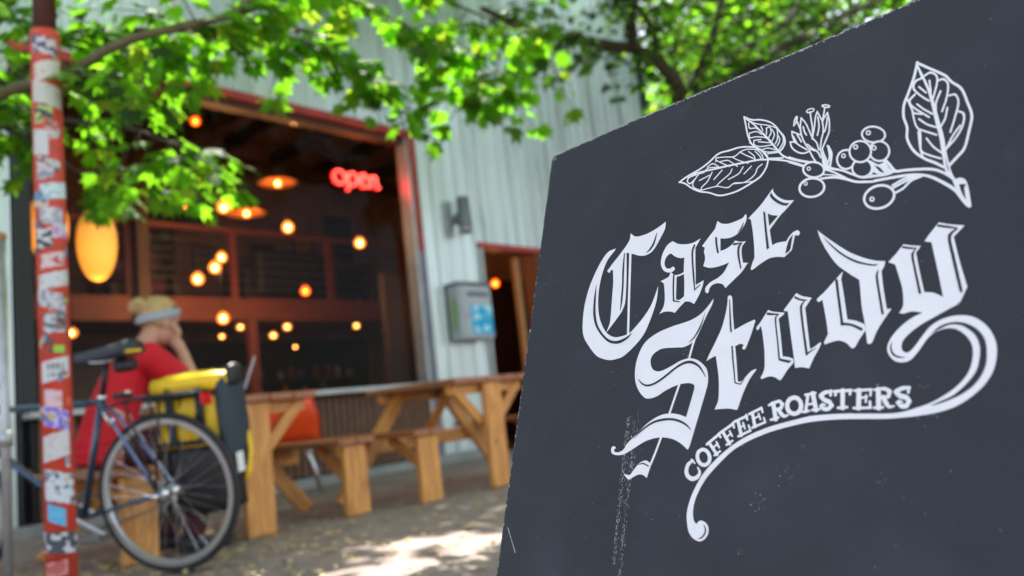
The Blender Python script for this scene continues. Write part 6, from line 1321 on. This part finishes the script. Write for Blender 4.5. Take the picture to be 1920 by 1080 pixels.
    for i in range(420):
        x = rn.uniform(6, 610) if rn.random() > .45 else rn.uniform(6, 330); fleck(x, -.75 + 1.4 * math.exp(-((x - 130) / 90) ** 2) - rn.random() ** 3 * 1.6, rn.uniform(.5, 2.6), rn.uniform(.15, .55))
    for i in range(16): fleck(rn.uniform(2, 8), -rn.uniform(2, 9), rn.uniform(.3, 1.2), rn.uniform(.2, .6), .8)
    for i in range(120): fleck(.8 + rn.random() ** 3 * 1.5, -rn.uniform(8, 520), rn.uniform(.15, .5), rn.uniform(.4, 2.2))
    for x0, z0, z1, n in ((168, -358, -500, 300), (176, -362, -520, 260), (181, -350, -420, 60)):
        for i in range(n): t = rn.random(); z = z0 + (z1 - z0) * t; fleck(x0 + rn.gauss(0, 1.6) - 3 * t, z, rn.uniform(.08, .22), rn.uniform(.3, 1.9))
    for i in range(150): fleck(rn.uniform(10, 520), -rn.uniform(10, 500), rn.uniform(.15, .5), rn.uniform(.15, .5))
    for cx, cz, n in ((283, -310, 14), (318, -440, 12), (420, -352, 12), (455, -370, 9), (340, -420, 8), (236, -300, 10)):
        for i in range(n): fleck(cx + rn.gauss(0, 4), cz + rn.gauss(0, 5), rn.uniform(.2, .9), rn.uniform(.15, .5), rn.uniform(0, 3))
    bs = bmesh.new()      # rusty brown spots of old resin on the lower half
    for cx, cz, rr_ in ((283, -352, 2.2), (322, -372, 2.4), (356, -395, 2.4), (330, -352, 1.6), (452, -352, 2.6), (419, -423, 3.0), (250, -470, 2.2), (301, -478, 2.0), (455, -300, 1.8)):
        for q in range(7):
            n = rn.randint(6, 9); x_, z_, r1 = cx + rn.gauss(0, rr_ * .7), cz + rn.gauss(0, rr_ * .7), rr_ * rn.uniform(.15, .55)
            bs.faces.new([bs.verts.new(((x_ + r1 * rn.uniform(.6, 1.1) * math.cos(6.283 * t / n)) * S, -.00005 - rn.random() * .00002, (z_ + r1 * rn.uniform(.6, 1.1) * math.sin(6.283 * t / n)) * S)) for t in range(n)])
    w2 = obj('resin_spots', bs, mat('brown_resin_spot', (.075, .050, .042), .7, var=.4, vscale=200), bd); w2['kind'] = 'stuff'
    for i in range(60):   # the scrape at the lower left
        t = i / 60; fleck(8 + 18 * t, -470 - 26 * t + rn.gauss(0, .3), rn.uniform(.4, 1.2), rn.uniform(.3, .6), -1)
    w_ = obj('paint_chips', b, M['chip'], bd); w_['kind'] = 'stuff'
    hd = obj('screw_hole', lathe_bm([(.0001, 0), (.0022, 0)], 10), M['dark'], bd); hd.rotation_euler = (R(90), 0, 0); hd.location = (.142, -.0004, -.062)
sign()
